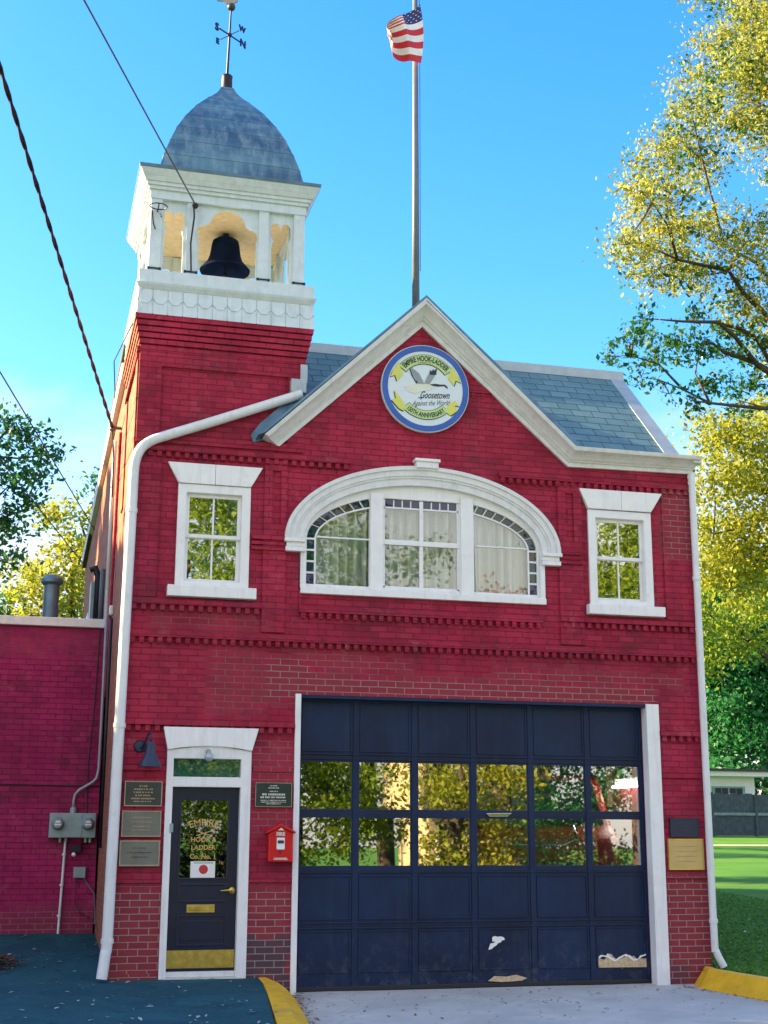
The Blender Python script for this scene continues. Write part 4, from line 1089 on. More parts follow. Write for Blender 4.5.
# bell
bl = thing('bell', (1.17, 1.0, 9.0), 'dark bronze bell hanging in the open belfry', 'bell')
m = MB(); m.lathe([(.335, 0), (.34, .018), (.305, .06), (.245, .13), (.212, .22), (.198, .31), (.19, .38), (.175, .44), (.13, .47), (.06, .48), (.01, .482)], (1.18, 1.0, 9.20), 32)
m.f.pop(-2); m.mi.pop()
m.lathe([(.03, .46), (.16, .42), (.18, .26), (.23, .11), (.325, .0)], (1.18, 1.0, 9.20), 32); m.f.pop(-1); m.mi.pop()
build(m, 'bell_body', 'bell', bl, autosmooth=40, fixn=False)
m = MB(); m.tube([(1.18, 1.0, 9.65), (1.18, 1.0, 9.12)], .014, 6); m.ball((1.18, 1.0, 9.13), .05); build(m, 'clapper', 'iron', bl)
m = B((1.145, 1.215, .94, 1.06, 9.64, 9.80), (1.13, 1.16, .96, 1.04, 9.56, 9.66), (1.20, 1.23, .96, 1.04, 9.56, 9.66)); build(m, 'headstock', 'iron', bl, bevel=.008)

# lantern bracket on the tower post, service cable on the tower
m = MB()
cc = Vector((.17, -.10, 9.52))
m.tube([cc + Vector((.11 * math.cos(a), .09 * math.sin(a), 0)) for a in [i * math.pi / 8 for i in range(17)]], .008, 5, False)
m.tube([(.17, .03, 9.50), (.17, -.19, 9.52)], .009, 5); m.tube([(.10, .01, 9.50), (.12, -.02, 9.32), (.15, .0, 9.25)], .009, 5); m.tube([(.20, -.02, 9.46), (.21, -.1, 9.38)], .009, 5)
tag(build(m, 'wire_bracket', 'iron'), 'small iron hoop bracket on the front corner post of the belfry', 'bracket')

# --- downspouts
def curve(pts, n=8):
    P = [Vector(p) for p in pts]; P = [P[0] * 2 - P[1]] + P + [P[-1] * 2 - P[-2]]; o = []
    for a, b, c, d in zip(P, P[1:], P[2:], P[3:]):
        for i in range(n):
            t = i / n; o.append(.5 * ((2 * b) + (c - a) * t + (2 * a - 5 * b + 4 * c - d) * t * t + (3 * b - a - 3 * c + d) * t ** 3))
    return o + [P[-2]]
def downspout(pts, r, straps):
    o = build(MB().tube(curve(pts), r, 16), 'downspout', 'pipe', FS, autosmooth=50)
    m = MB()
    for x, z in straps: m.tube([(x, -.085, z - .025), (x, -.085, z + .025)], r + .010, 14)
    build(m, 'strap', 'pipe', o)
    return o
zz = [(-.095)] * 30
downspout([(2.06, -.09, 7.19), (1.6, -.09, 7.0), (.9, -.09, 6.715), (.36, -.09, 6.50), (.21, -.09, 6.43), (.11, -.09, 6.345), (.05, -.09, 6.23), (.024, -.09, 6.08), (.02, -.09, 5.8), (.015, -.09, 5.0), (.0, -.09, 3.2), (-.015, -.09, 1.5), (-.022, -.09, .62), (-.035, -.10, .48), (-.065, -.13, .22)],
          .062, [(.018, 5.55), (.0, 3.0), (-.02, .62)])
build(B((1.92, 2.12, -.12, .0, 7.20, 7.38)), 'conductor_head', 'flash_lite', FS, bevel=.01)
build(B((2.05, 2.14, -.05, .0, 7.36, 7.60)), 'flashing', 'flash_lite', FS)
downspout([(7.43, -.085, 6.55), (7.43, -.085, 5.0), (7.425, -.085, 2.2), (7.425, -.085, .55), (7.44, -.09, .38), (7.52, -.12, .20)], .045, [(7.43, 5.1), (7.425, .75)])

# --- sides: pipes and cables on the left wall
def wallpipe(pts, r, mat='pipe'): return build(MB().tube(pts, r, 8), 'wall_pipe', mat, FS, smooth=True)
wallpipe([(-.02, 3.75, 4.7), (-.02, 3.75, 6.9), (-.02, 3.75, 7.5)], .03)
wallpipe([(-.02, 5.4, 4.7), (-.02, 5.4, 5.85)], .04, 'cable_pale')
wallpipe([(-.02, 6.9, 4.6), (-.02, 6.9, 6.0), (-.08, 6.9, 6.15), (-.16, 6.9, 6.1)], .06, 'iron')
wallpipe([(-.01, 2.9, 3.6), (-.01, 2.9, 4.8), (-.01, 2.6, 7.3)], .025, 'brick')
wallpipe([(-.02, 2.3, 1.6), (-.02, 2.3, 4.6)], .022, 'iron')
m = MB(); m.box(-.09, .03, 7.9, 8.4, 5.3, 6.1); m.box(-.07, .03, 7.95, 8.35, 4.7, 5.3); build(m, 'wall_box', 'grey_metal', FS, bevel=.01)
m = MB(); m.box(-.04, .03, 10.2, 10.9, 4.9, 5.9); build(m, 'side_window', 'white', FS, bevel=.01)
m = MB(); m.box(-.03, .03, 2.78, 2.88, 4.72, 4.86); build(m, 'wall_box', 'white_worn', FS, bevel=.02)
m = MB(); m.tube([(.03, 3.14, 7.52), (-.10, 3.14, 7.52)], .025, 8); m.lathe([(.03, 0), (.045, .02), (.03, .05), (.045, .07), (.02, .1)], (-.1, 3.14, 7.47), 10); build(m, 'insulator', 'cable_pale', FS)
m = MB(); m.tube([(-.10, 3.14, 7.50), (-.05, 3.3, 7.1), (-.03, 3.6, 6.6), (-.03, 3.74, 6.9)], .012, 6); build(m, 'drop_cable', 'cable', FS)
m = MB(); m.tube([(.62, -.03, 9.63), (.63, -.06, 9.45), (.60, -.03, 9.1), (.62, -.03, 8.7)], .011, 6); m.ball((.64, -.03, 9.62), .04); build(m, 'drop_cable', 'cable', BT)
m = MB(); m.tube([(-.06, .25, 8.05), (-.2, 1.6, 8.0), (-.14, 2.0, 7.6)], .008, 5); build(m, 'drop_cable', 'cable', BT)

# ------------------------------------------------------------------ round sign on the gable
sg_ = thing('round_sign', (3.70, -.06, 6.84), 'round blue rimmed anniversary sign with a flying goose on the gable', 'sign')
SCX, SCZ = 3.70, 7.42
def disc(m, r, y0, y1, n=64): return m.lathe([(r, 0), (r, y1 - y0)], (SCX, y0, SCZ), n, 'y')
build(disc(MB(), .592, -.062, -.015), 'rim', 'sign_white', sg_)
m = MB()
for k in range(64):
    a0, a1 = 2 * math.pi * k / 64, 2 * math.pi * (k + 1) / 64
    m.add([(SCX + r * math.cos(a), y, SCZ + r * math.sin(a)) for y in (-.070, -.060) for a, r in ((a0, .582), (a1, .582), (a1, .508), (a0, .508))], [(0, 1, 2, 3), (0, 4, 5, 1), (2, 6, 7, 3)])
build(m, 'border_ring', 'sign_blue', sg_)
def sector(m, r0, r1, a0, a1, y0, y1, n=20):
    for k in range(n):
        p, q = R(a0 + (a1 - a0) * k / n), R(a0 + (a1 - a0) * (k + 1) / n)
        m.prism([(SCX + r * math.cos(a), SCZ + r * math.sin(a)) for a, r in ((p, r1), (q, r1), (q, r0), (p, r0))], y0, y1)
def sp(pl): return [(SCX + a, SCZ + b) for a, b in pl]
ban = MB(); ban2 = MB(); edge = MB()
sector(edge, .328, .462, 37, 143, -.069, -.060); sector(ban, .336, .454, 38, 142, -.073, -.066)
sector(edge, .300, .425, 223, 317, -.069, -.060); sector(ban2, .308, .417, 224, 316, -.073, -.066)
for sx in (-1, 1):
    tl = [(sx * .32, .20), (sx * .36, .33), (sx * .44, .21), (sx * .47, .12), (sx * .41, .145), (sx * .385, .07), (sx * .30, .17)]
    fold = MB(); fold.prism(sp(tl), -.0705, -.064); build(fold, 'banner_tail', 'sign_yellow', sg_)
    edge.prism(sp([(a * 1.0 + sx * .01, b - .012) for a, b in tl]), -.0665, -.060)
    tl = [(sx * .25, -.29), (sx * .33, -.17), (sx * .40, -.13), (sx * .45, -.205), (sx * .39, -.20), (sx * .43, -.27), (sx * .34, -.34), (sx * .28, -.31)] if sx > 0 else [(-.25, -.29), (-.33, -.17), (-.42, -.06), (-.40, -.17), (-.46, -.19), (-.36, -.30), (-.30, -.33)]
    fold = MB(); fold.prism(sp(tl), -.0705, -.064); build(fold, 'banner_tail', 'sign_yellow', sg_)
    edge.prism(sp([(a * 1.0 + sx * .01, b - .012) for a, b in tl]), -.0665, -.060)
build(edge, 'banner_outline', 'sign_dark', sg_); build(ban, 'banner', 'sign_green', sg_); build(ban2, 'banner', 'sign_green', sg_); 
lettering('lettering', 'EMPIRE HOOK-LADDER', .098, (SCX, SCZ), -.0745, 'sign_dark', sg_, arc=('up', .372), offset=.004, sx=.60)
lettering('lettering', 'COMPANY NO. 1', .028, (SCX, SCZ), -.0745, 'sign_dark', sg_, arc=('up', .342), sx=.9)
lettering('lettering', '150TH ANNIVERSARY', .088, (SCX, SCZ), -.0745, 'sign_dark', sg_, arc=('down', .395), offset=.003, sx=.68)
lettering('lettering', 'Goosetown', .135, (SCX + .12, SCZ - .125), -.0645, 'bird_black', sg_, shear=.45, slope=.06, sx=.62, offset=.002)
lettering('lettering', 'Against the World', .098, (SCX + .07, SCZ - .225), -.0645, 'bird_black', sg_, shear=.45, slope=.10, sx=.68)
m = MB(); m.tube([(SCX - .10, -.065, SCZ - .13), (SCX - .05, -.065, SCZ - .135), (SCX - .07, -.065, SCZ - .155)], .005, 5); build(m, 'flourish', 'bird_black', sg_)
m = MB(); m.prism(sp([(-.29, .0), (-.20, .035), (-.08, .055), (.0, .07), (.09, .045), (.12, .02), (.06, -.015), (-.06, -.045), (-.14, -.085), (-.24, -.06)]), -.067, -.061); build(m, 'goose_body', 'bird_cream', sg_)
m = MB(); m.prism(sp([(.085, .045), (.17, .04), (.25, .055), (.30, .02), (.30, .045), (.265, .075), (.20, .07), (.13, .075), (.06, .06)]), -.0675, -.061); build(m, 'goose_neck', 'bird_black', sg_)
m = MB(); m.prism(sp([(-.10, .06), (-.13, .12), (-.19, .23), (-.235, .30), (-.17, .255), (-.09, .20), (-.035, .10), (-.02, .055)]), -.068, -.061); m.prism(sp([(-.02, .06), (.02, .16), (.07, .24), (.145, .28), (.13, .19), (.06, .07)]), -.068, -.061); build(m, 'goose_wing', 'bird_grey', sg_)
m = MB(); m.prism(sp([(-.105, .07), (-.15, .12), (-.235, .305), (-.19, .16), (-.12, .05)]), -.070, -.0655); build(m, 'wing_tip', 'bird_black', sg_)
m = MB(); m.prism(sp([(.05, .20), (.065, .26), (.08, .235), (.105, .275), (.115, .245), (.155, .29), (.145, .20), (.085, .19)]), -.070, -.0655); build(m, 'wing_tip', 'bird_black', sg_)

# ------------------------------------------------------------------ fittings on the front
def strokes(rows, x0, x1, ztop, y, mat, parent, seed):
    """rows: (dz from top, height, width fraction)"""
    g = random.Random(seed); m = MB(); w = x1 - x0; xm = (x0 + x1) / 2
    for dz, h, fr in rows:
        x = xm - w * fr / 2; e = xm + w * fr / 2
        while x < e - .006:
            L = min(g.uniform(.5, 1.1) * h * .75, e - x); m.box(x, x + L, y - .002, y + .001, ztop - dz - h, ztop - dz); x += L + h * g.choice([.22, .22, .3, .9])
    return build(m, 'engraved_line', mat, parent)
def plaque(x0, x1, z0, z1, body, rim, label, cat, rows, lmat, seed, group=None, bw=.012):
    p = thing('plaque', ((x0 + x1) / 2, -.03, z0), label, cat, group)
    build(B((x0, x1, -.034, .0, z0, z1)), 'plate', body, p, bevel=.003)
    m = B((x0, x0 + bw, -.040, -.034, z0, z1), (x1 - bw, x1, -.040, -.034, z0, z1), (x0 + bw, x1 - bw, -.040, -.034, z0, z0 + bw), (x0 + bw, x1 - bw, -.040, -.034, z1 - bw, z1)); build(m, 'border', rim, p)
    if rows: strokes(rows, x0, x1, z1, -.0345, lmat, p, seed)
    return p
GP = 'bronze plaques between the downspout and the office door'
plaque(.095, .525, 2.09, 2.375, 'bronze', 'bronze_edge', 'dark bronze plaque, topmost of the three left of the door', 'plaque', [(.05, .015, .22), (.085, .016, .5), (.12, .016, .5), (.155, .016, .42), (.19, .016, .62), (.225, .012, .5)], 'gilt', 1, GP)
plaque(.08, .525, 1.75, 2.04, 'bronze_lite', 'bronze_edge', 'grey green plaque in the middle of the three by the downspout', 'plaque', [(.07, .010, .5), (.12, .010, .58), (.17, .010, .45), (.21, .010, .5)], 'gilt', 2, GP)
plaque(.07, .525, 1.425, 1.71, 'bronze_lite', 'bronze_edge', 'weathered plaque, lowest of the three, with a pale border', 'plaque', [(.08, .010, .36), (.13, .010, .62), (.18, .010, .4)], 'bronze', 3, GP, bw=.016)
plaque(1.61, 2.045, 2.095, 2.375, 'green_plate', 'bronze_edge', 'dark green lettered plaque above the red fire alarm box', 'plaque', [(.03, .012, .2), (.055, .012, .3), (.095, .012, .22), (.125, .022, .62), (.16, .018, .72), (.2, .009, .7), (.22, .009, .7), (.24, .009, .4)], 'cream_letters', 4, bw=.007)
plaque(6.915, 7.315, 1.765, 2.00, 'navy_plate', 'navy_plate', 'small dark blue plaque above the gold one by the garage', 'plaque', [(.06, .012, .5), (.10, .012, .6), (.14, .012, .45)], 'bronze', 5)
plaque(6.88, 7.365, 1.365, 1.745, 'gold_plate', 'brass', 'large gold coloured plaque below the dark blue one', 'plaque', [(.09, .008, .6), (.15, .008, .6), (.21, .008, .6), (.27, .008, .5)], 'gilt', 6)

fa = thing('fire_alarm_box', (1.9, -.08, 1.47), 'red peaked fire alarm box on the brick between office and garage', 'alarm box')
m = MB(); m.prism([(1.765, 1.47), (2.055, 1.47), (2.055, 1.80), (1.90, 1.875), (1.765, 1.80)], -.12, .0); build(m, 'case', 'red', fa, bevel=.012)
m = MB(); m.prism([(1.735, 1.79), (1.90, 1.868), (2.08, 1.79), (2.08, 1.815), (1.90, 1.905), (1.735, 1.815)], -.145, .0); build(m, 'hood', 'red', fa, bevel=.006)
m = MB(); m.prism([(1.868, 1.828), (1.905, 1.858), (1.945, 1.828)], -.148, -.14); build(m, 'hood_badge', 'cream_letters', fa)
build(B((1.86, 1.955, -.13, -.118, 1.61, 1.745)), 'front_plate', 'white', fa, bevel=.008)
build(B((1.872, 1.943, -.138, -.128, 1.68, 1.715)), 'pull_window', 'sign_dark', fa, bevel=.003)
m = MB(); m.ball((1.905, -.125, 1.583), .014); build(m, 'keyhole', 'bronze', fa)
lettering('lettering', 'FIRE', .055, (1.905, 1.768), -.1225, 'cream_letters', fa, offset=.003)
lettering('lettering', 'GAMEWELL', .032, (1.91, 1.495), -.1225, 'cream_letters', fa, offset=.002)

wl = thing('wall_lamp', (.34, -.2, 2.52), 'dark blue gooseneck wall lamp over the bronze plaques', 'lamp')
m = MB(); m.lathe([(.130, .0), (.124, .025), (.09, .10), (.058, .17), (.052, .26), (.04, .285), (.015, .29)], (.36, -.16, 2.53), 24); build(m, 'lamp_shade', 'lampblue', wl, autosmooth=40)
m = MB(); m.tube([(.26, .0, 2.74), (.28, -.06, 2.76), (.32, -.12, 2.88), (.35, -.15, 2.93), (.36, -.16, 2.80)], .013, 8); build(m, 'gooseneck', 'lampblue', wl, smooth=True)
m = MB(); m.lathe([(.075, -.03), (.06, -.05), (.01, -.055)], (.25, .03, 2.77), 18, 'y'); build(m, 'wall_rose', 'lampblue', wl, autosmooth=40)

sl = thing('security_light', (1.04, -.1, 2.62), 'small grey bulb light under the office door lintel', 'lamp')
m = MB(); m.lathe([(.035, .0), (.03, -.03), (.028, -.05)], (1.04, -.02, 2.72), 12, 'y'); m.tube([(1.04, -.07, 2.72), (1.04, -.10, 2.68)], .025, 8); build(m, 'holder', 'grey_metal', sl)
m = MB(); m.ball((1.04, -.12, 2.655), .052, 14); build(m, 'bulb', 'flash_lite', sl, smooth=True)

# ------------------------------------------------------------------ annex with meters
AN = thing('brick_annex', (-6, 6, 0), 'low purple red brick annex with white coping beside the station', 'building')
AY = 3.42
build(B((-14, -.0, AY, AY + .3, .0, 4.62), (-14, -13.7, AY + .3, 11, .0, 4.62), (-13.7, -.0, 10.7, 11, .0, 4.62)), 'wall', 'brick_annex', AN)
build(B((-14.05, .02, AY - .06, AY + .36, 4.62, 4.745)), 'coping', 'white_worn', AN, bevel=.01)
build(B((-13.7, -.0, AY + .3, 10.7, 4.40, 4.50)), 'roof', 'shed_roof', AN)
vp = build(MB().lathe([(.115, 0), (.115, .58), (.135, .59), (.165, .62), (.165, .67), (.12, .72), (.02, .75)], (-.80, 4.6, 4.5 + .33), 18), 'vent_pipe', 'vent', AN, autosmooth=35)
build(MB().lathe([(.115, -.35), (.115, .01)], (-.80, 4.6, 4.5 + .33), 18), 'vent_pipe', 'vent', AN, autosmooth=35)

em = thing('electric_meter', (-.35, AY - .1, .5), 'grey twin electric meter box with conduits on the annex wall', 'meter')
build(B((-.655, -.035, AY - .16, AY, 1.72, 2.05)), 'box', 'grey_metal', em, bevel=.008)
build(B((-.46, -.225, AY - .172, AY - .16, 1.73, 2.04)), 'cover', 'grey_metal', em, bevel=.004)
for x in (-.545, -.145):
    m = MB(); m.lathe([(.085, 0), (.085, -.03), (.075, -.05), (.075, -.10), (.055, -.13), (.01, -.135)], (x, AY - .155, 1.905), 20, 'y'); mt = build(m, 'meter_dial', 'grey_metal', em, autosmooth=40)
    m = MB(); m.box(x - .04, x + .04, AY - .294, AY - .288, 1.885, 1.905); m.box(x - .03, x + .03, AY - .294, AY - .288, 1.92, 1.945); build(m, 'dial_face', 'white', mt)
for x in (-.50, -.42, -.16, -.10):
    m = MB(); m.tube([(x, AY - .08, 1.66), (x, AY - .08, 1.73)], .02, 8); build(m, 'conduit_hub', 'grey_metal', em)
m = MB(); m.tube([(-.345, AY - .07, 2.04), (-.345, AY - .07, 2.22), (-.33, AY - .07, 2.30), (-.28, AY - .07, 2.36), (-.10, AY - .07, 2.47), (-.05, AY - .06, 2.53), (-.03, AY - .06, 2.66), (-.028, AY - .06, 3.4), (-.035, AY - .10, 4.75)], .021, 10); build(m, 'conduit', 'conduit_grey', em, smooth=True)
m = MB(); m.lathe([(.045, 0), (.045, .06), (.03, .08)], (-.345, AY - .07, 2.05), 12); build(m, 'conduit_hub', 'grey_metal', em)
m = MB(); m.tube([(-.455, AY - .04, .45), (-.425, AY - .04, 1.74)], .017, 8)
for z in (.7, 1.1, 1.5): m.tube([(-.46 + (z - .45) * .024, AY - .04, z - .012), (-.46 + (z - .45) * .024, AY - .04, z + .012)], .028, 8)
build(m, 'ground_pipe', 'pipe', em)
jb = thing('junction_box', (-.215, AY - .04, 1.19), 'small grey junction box with a hanging cable under the meters', 'junction box')
build(B((-.295, -.135, AY - .08, AY, 1.19, 1.335)), 'box', 'grey_metal', jb, bevel=.008)
m = MB(); m.tube([(-.16, AY - .04, 1.19), (-.08, AY - .06, 1.08), (-.005, AY - .1, .98), (-.005, AY - .35, .80), (-.005, AY - .5, .62), (-.005, AY - .2, .60)], .010, 6); build(m, 'cable', 'cable_pale', jb)
m = MB(); m.tube([(-.25, AY - .03, 1.19), (-.26, AY - .04, .9), (-.18, AY - .04, .72), (-.03, AY - .04, .66)], .006, 5); build(m, 'cable', 'cable', jb)
cm = thing('wall_camera', (-.3, AY - .08, 1.47), 'tiny dark flood lamp under the meter box with trailing wires', 'flood lamp')
m = MB(); m.box(-.36, -.22, AY - .12, AY, 1.53, 1.62); m.tube([(-.29, AY - .06, 1.57), (-.22, AY - .06, 1.64), (-.1, AY - .05, 1.66), (-.03, AY - .04, 1.80)], .012, 6); build(m, 'housing', 'iron', cm)
m = MB(); m.ball((-.31, AY - .14, 1.50), .03); build(m, 'bulb', 'white', cm, smooth=True)
m = MB(); m.tube([(-14, AY - .012, 2.52), (-2, AY - .012, 2.44), (-.4, AY - .012, 2.42), (.0, AY - .012, 2.42)], .008, 5); m.tube([(-.11, AY - .012, 4.6), (-.14, AY - .012, 3.4), (-.18, AY - .012, 2.7), (-.16, AY - .012, 2.05)], .008, 5)
build(m, 'wall_cable', 'cable', AN)

# ------------------------------------------------------------------ flagpole and flag
fp = thing('flagpole', (3.93, 1.2, 8.3), 'tall grey flagpole rising behind the gable peak', 'flagpole')
m = MB(); m.tube([(3.935, 1.2, 8.25), (3.935, 1.2, 11.2), (3.93, 1.2, 14.3)], [.058, .048, .036], 14); build(m, 'pole', 'pole', fp, smooth=True)
m = MB(); m.lathe([(.10, 0), (.10, .05), (.065, .09), (.06, .16)], (3.935, 1.2, 8.42), 14); build(m, 'collar', 'white_worn', fp)
m = MB(); m.ball((3.93, 1.2, 14.36), .07); build(m, 'ball', 'brass', fp, smooth=True)
m = MB(); m.tube([(3.985, 1.16, 14.2), (3.99, 1.155, 12), (3.99, 1.155, 9.6)], .006, 5); build(m, 'halyard', 'cable_pale', fp)
nu, nv = 52, 39; m = MB()
for j in range(nv + 1):
    v0 = j / nv
    v_ = v0 * .28 / (7 / 13) if v0 < 7 / 13 else .28 + (v0 - 7 / 13) * .72 / (6 / 13)     # the canton hangs in a fold
    for i in range(nu + 1):
        u_ = i / nu; s_ = u_ ** .8
        z0 = 13.84 - .97 * v_; z1 = 13.20 - .13 * v_
        z = z0 * (1 - s_) + z1 * s_ - .16 * math.sin(math.pi * u_) * v_ ** 1.5 + .02 * math.sin(9 * u_ + 4 * v_)
        x = 3.97 + .035 * math.sin(math.pi * v_ * .9) * (1 - u_) - .55 * math.sin(u_ * math.pi / 2) + .02 * math.sin(14 * u_ + 3 * v_)
        y = 1.12 - .05 * (1 - u_) - .30 * u_ + .10 * math.sin(u_ * 8.5 + v_ * 4.2) * min(1, u_ * 3)
        m.v.append((x, y, z))
for j in range(nv):
    for i in range(nu):
        m.f.append((j * (nu + 1) + i, j * (nu + 1) + i + 1, (j + 1) * (nu + 1) + i + 1, (j + 1) * (nu + 1) + i))
        st = (j * 13) // nv
        if i < 17 and st < 7: m.mi.append(1 if (j % 4 == 1 and (i + (2 if (j // 4) % 2 else 0)) % 4 == 1) else 2)
        else: m.mi.append(0 if st % 2 == 0 else 1)
tag(build(m, 'flag', ['flag_red', 'flag_white', 'flag_blue'], smooth=True, fixn=False), 'stars and stripes flag drooping from the top of the pole', 'flag')

# ------------------------------------------------------------------ overhead wires and the pole they come from
def wire(name, pts, r, label, mat='cable', twist=0, sag=.0):
    P = [Vector(p) for p in pts]; out_ = []
    for k in range(len(P) - 1):
        n_ = 60 if twist else 14
        for i in range(n_ + (k == len(P) - 2)):
            t_ = i / n_; q = P[k].lerp(P[k + 1], t_); q.z -= sag * math.sin(math.pi * t_); out_.append(q)
    m = MB()
    if twist:
        for ph in (0, math.pi):
            m.tube([q + Vector((math.cos(i * 1.1 + ph) * twist, 0, math.sin(i * 1.1 + ph) * twist)) for i, q in enumerate(out_)], r, 5)
    else: m.tube(out_, r, 6)
    return tag(build(m, name, mat, smooth=True), label, 'wire')
wire('overhead_wire', [(.64, -.04, 9.63), (-.937, -4, 9.724), (-7.2, -20, 9.95)], .011, 'thin wire running up from the belfry post past the dome', 'cable_pale')
wire('overhead_wire.001', [(-.10, 3.14, 7.52), (-1.65, -4.4, 8.63), (-5.2, -20, 10.05)], .016, 'thick twisted cable ending at the sunlit upper side wall', 'cable', .012)
wire('overhead_wire.002', [(-.03, 9.3, 7.33), (-1.68, 2, 7.84), (-6.6, -20, 9.6)], .011, 'thin sloping wire crossing the leaves behind the annex, upper one')
wire('overhead_wire.003', [(-.05, 14.3, 7.64), (-1.73, 6, 7.70), (-7.0, -20, 8.2)], .011, 'thin sloping wire ending at the rear corner of the eave, lower one')
up = thing('utility_pole', (-6.2, -20.2, -.1), 'wooden utility pole with a crossarm across the street', 'utility pole')
build(MB().tube([(-6.2, -20.2, -.2), (-6.2, -20.2, 10.6)], [.17, .11], 12), 'pole', 'bark', up); build(B((-7.4, -5.0, -20.12, -20.0, 9.85, 9.97)), 'crossarm', 'bark', up)

# ------------------------------------------------------------------ inside the garage
fe = thing('fire_engine', (5.9, 4.2, 0), 'red fire engine parked inside behind the garage windows', 'fire engine')
m = MB(); m.prism([(1.3, .45), (7.5, .45), (7.5, 2.6), (2.0, 2.6), (1.55, 1.9), (1.3, 1.75)], 4.75, 6.85, 'x'); build(m, 'body', 'engine_red', fe, bevel=.06)
m = MB(); m.add([(4.9, 1.52, 1.92), (6.7, 1.52, 1.92), (6.7, 1.93, 2.52), (4.9, 1.93, 2.52)], [(0, 1, 2, 3)]); build(m, 'windscreen', 'dark_window', fe)
build(B((4.70, 6.90, 1.05, 1.28, .50, .78)), 'bumper', 'chrome', fe, bevel=.03)
build(B((5.35, 6.25, 1.26, 1.30, .95, 1.45)), 'grille', 'chrome', fe, bevel=.01)
for x in (5.05, 6.55):
    m = MB(); m.lathe([(.14, 0), (.14, -.05), (.11, -.07), (.01, -.08)], (x, 1.31, 1.15), 18, 'y'); build(m, 'headlight', 'chrome', fe, autosmooth=40)
    for y in (2.4, 6.2):
        m = MB(); xx = 4.80 if x < 6 else 6.62
        m.prism([(y + .5 * math.cos(a), .50 + .5 * math.sin(a)) for a in [i * math.pi / 12 for i in range(24)]], xx, xx + .2, 'x'); build(m, 'wheel', 'black', fe, bevel=.03)
m = MB(); m.tube([(5.2, 1.20, 1.62), (5.2, 1.05, 1.66), (5.9, 1.05, 1.66), (6.1, 1.05, 1.75), (6.1, 1.2, 1.9)], .025, 8); build(m, 'grab_rail', 'chrome', fe)
build(B((5.5, 6.1, 2.0, 2.35, 2.6, 2.75)), 'light_bar', 'chrome', fe, bevel=.03)
rb = thing('roster_board', (7.08, 3.5, 2.2), 'dark framed board of names on the garage side wall', 'board')
build(B((7.06, 7.12, 2.2, 4.9, 2.25, 3.25)), 'panel', 'green_plate', rb)
build(B((7.03, 7.12, 2.14, 2.2, 2.18, 3.32), (7.03, 7.12, 4.9, 4.96, 2.18, 3.32), (7.03, 7.12, 2.2, 4.9, 2.18, 2.25), (7.03, 7.12, 2.2, 4.9, 3.25, 3.32)), 'frame', 'wood', rb)
m = MB(); g = random.Random(11)
for c_ in range(6):
    for r_ in range(18):
        y0 = 2.28 + c_ * .44; m.box(7.052, 7.061, y0, y0 + g.uniform(.2, .36), 2.29 + r_ * .052, 2.31 + r_ * .052)
build(m, 'name_line', 'cream_letters', rb)

fl = thing('tube_lamp', (7.05, 1.2, 2.4), 'lit white tube lamp on the garage side wall', 'lamp')
build(B((7.04, 7.12, .55, 1.9, 2.46, 2.56)), 'housing', 'white', fl, bevel=.01)
build(MB().tube([(7.0, .6, 2.44), (7.0, 1.85, 2.44)], .02, 8), 'tube', 'tube_glow', fl)
# ------------------------------------------------------------------ yard behind: fence, shed
fn = thing('board_fence', (30, 38, 1.7), 'weathered blue grey board fence across the back of the lawn', 'fence')
for i, (x0, x1, zt) in enumerate(((20, 22.6, 3.55), (22.6, 25.2, 3.5), (25.2, 27.8, 3.54), (27.8, 29.85, 3.5), (29.9, 31.55, 3.46), (31.6, 34.2, 3.40), (34.2, 37, 3.36), (37, 40, 3.4))):
    m = MB(); x = x0
    while x < x1 - .02:
        m.box(x, x + .145, 38, 38.03, 1.72, zt + .03 * math.sin(x * 9)); x += .15
    build(m, 'board_panel', 'fence', fn)
    build(B((x0, x1, 37.94, 38.0, 2.58 - (.1 if i > 4 else 0), 2.70 - (.1 if i > 4 else 0))), 'rail', 'fence_rail', fn)
    build(B((x0 - .06, x0 + .06, 37.93, 38.06, 1.6, zt + .06)), 'post', 'fence', fn)
sh = thing('garden_shed', (30, 44, 1.8), 'low white outbuilding with green windows behind the board fence', 'shed')
build(B((25, 32.55, 42.6, 47, 1.7, 4.45)), 'wall', 'shed', sh)
m = MB(); m.prism([(24.7, 4.44), (33.3, 4.44), (33.3, 4.66), (24.7, 4.66)], 42.1, 47.4); build(m, 'fascia', 'shed', sh)
m = MB(); m.prism([(24.6, 4.66), (33.4, 4.66), (32.9, 4.78), (25.1, 4.78)], 42.0, 47.5); build(m, 'roof', 'shed_roof', sh)
for x0, x1 in ((28.6, 29.9), (30.3, 32.0)):
    w = build(B((x0, x1, 42.54, 42.6, 3.30, 3.98)), 'window', 'shed_green', sh); n_ = 2
    m = MB(); d_ = (x1 - x0 - .3) / 2
    for k in range(2):
        for q in range(2): m.box(x0 + .14 + k * (d_ + .06) + q * d_ * .5, x0 + .14 + k * (d_ + .06) + q * d_ * .5 + d_ * .44, 42.52, 42.545, 3.40, 3.90)
    build(m, 'pane', 'iron', w)

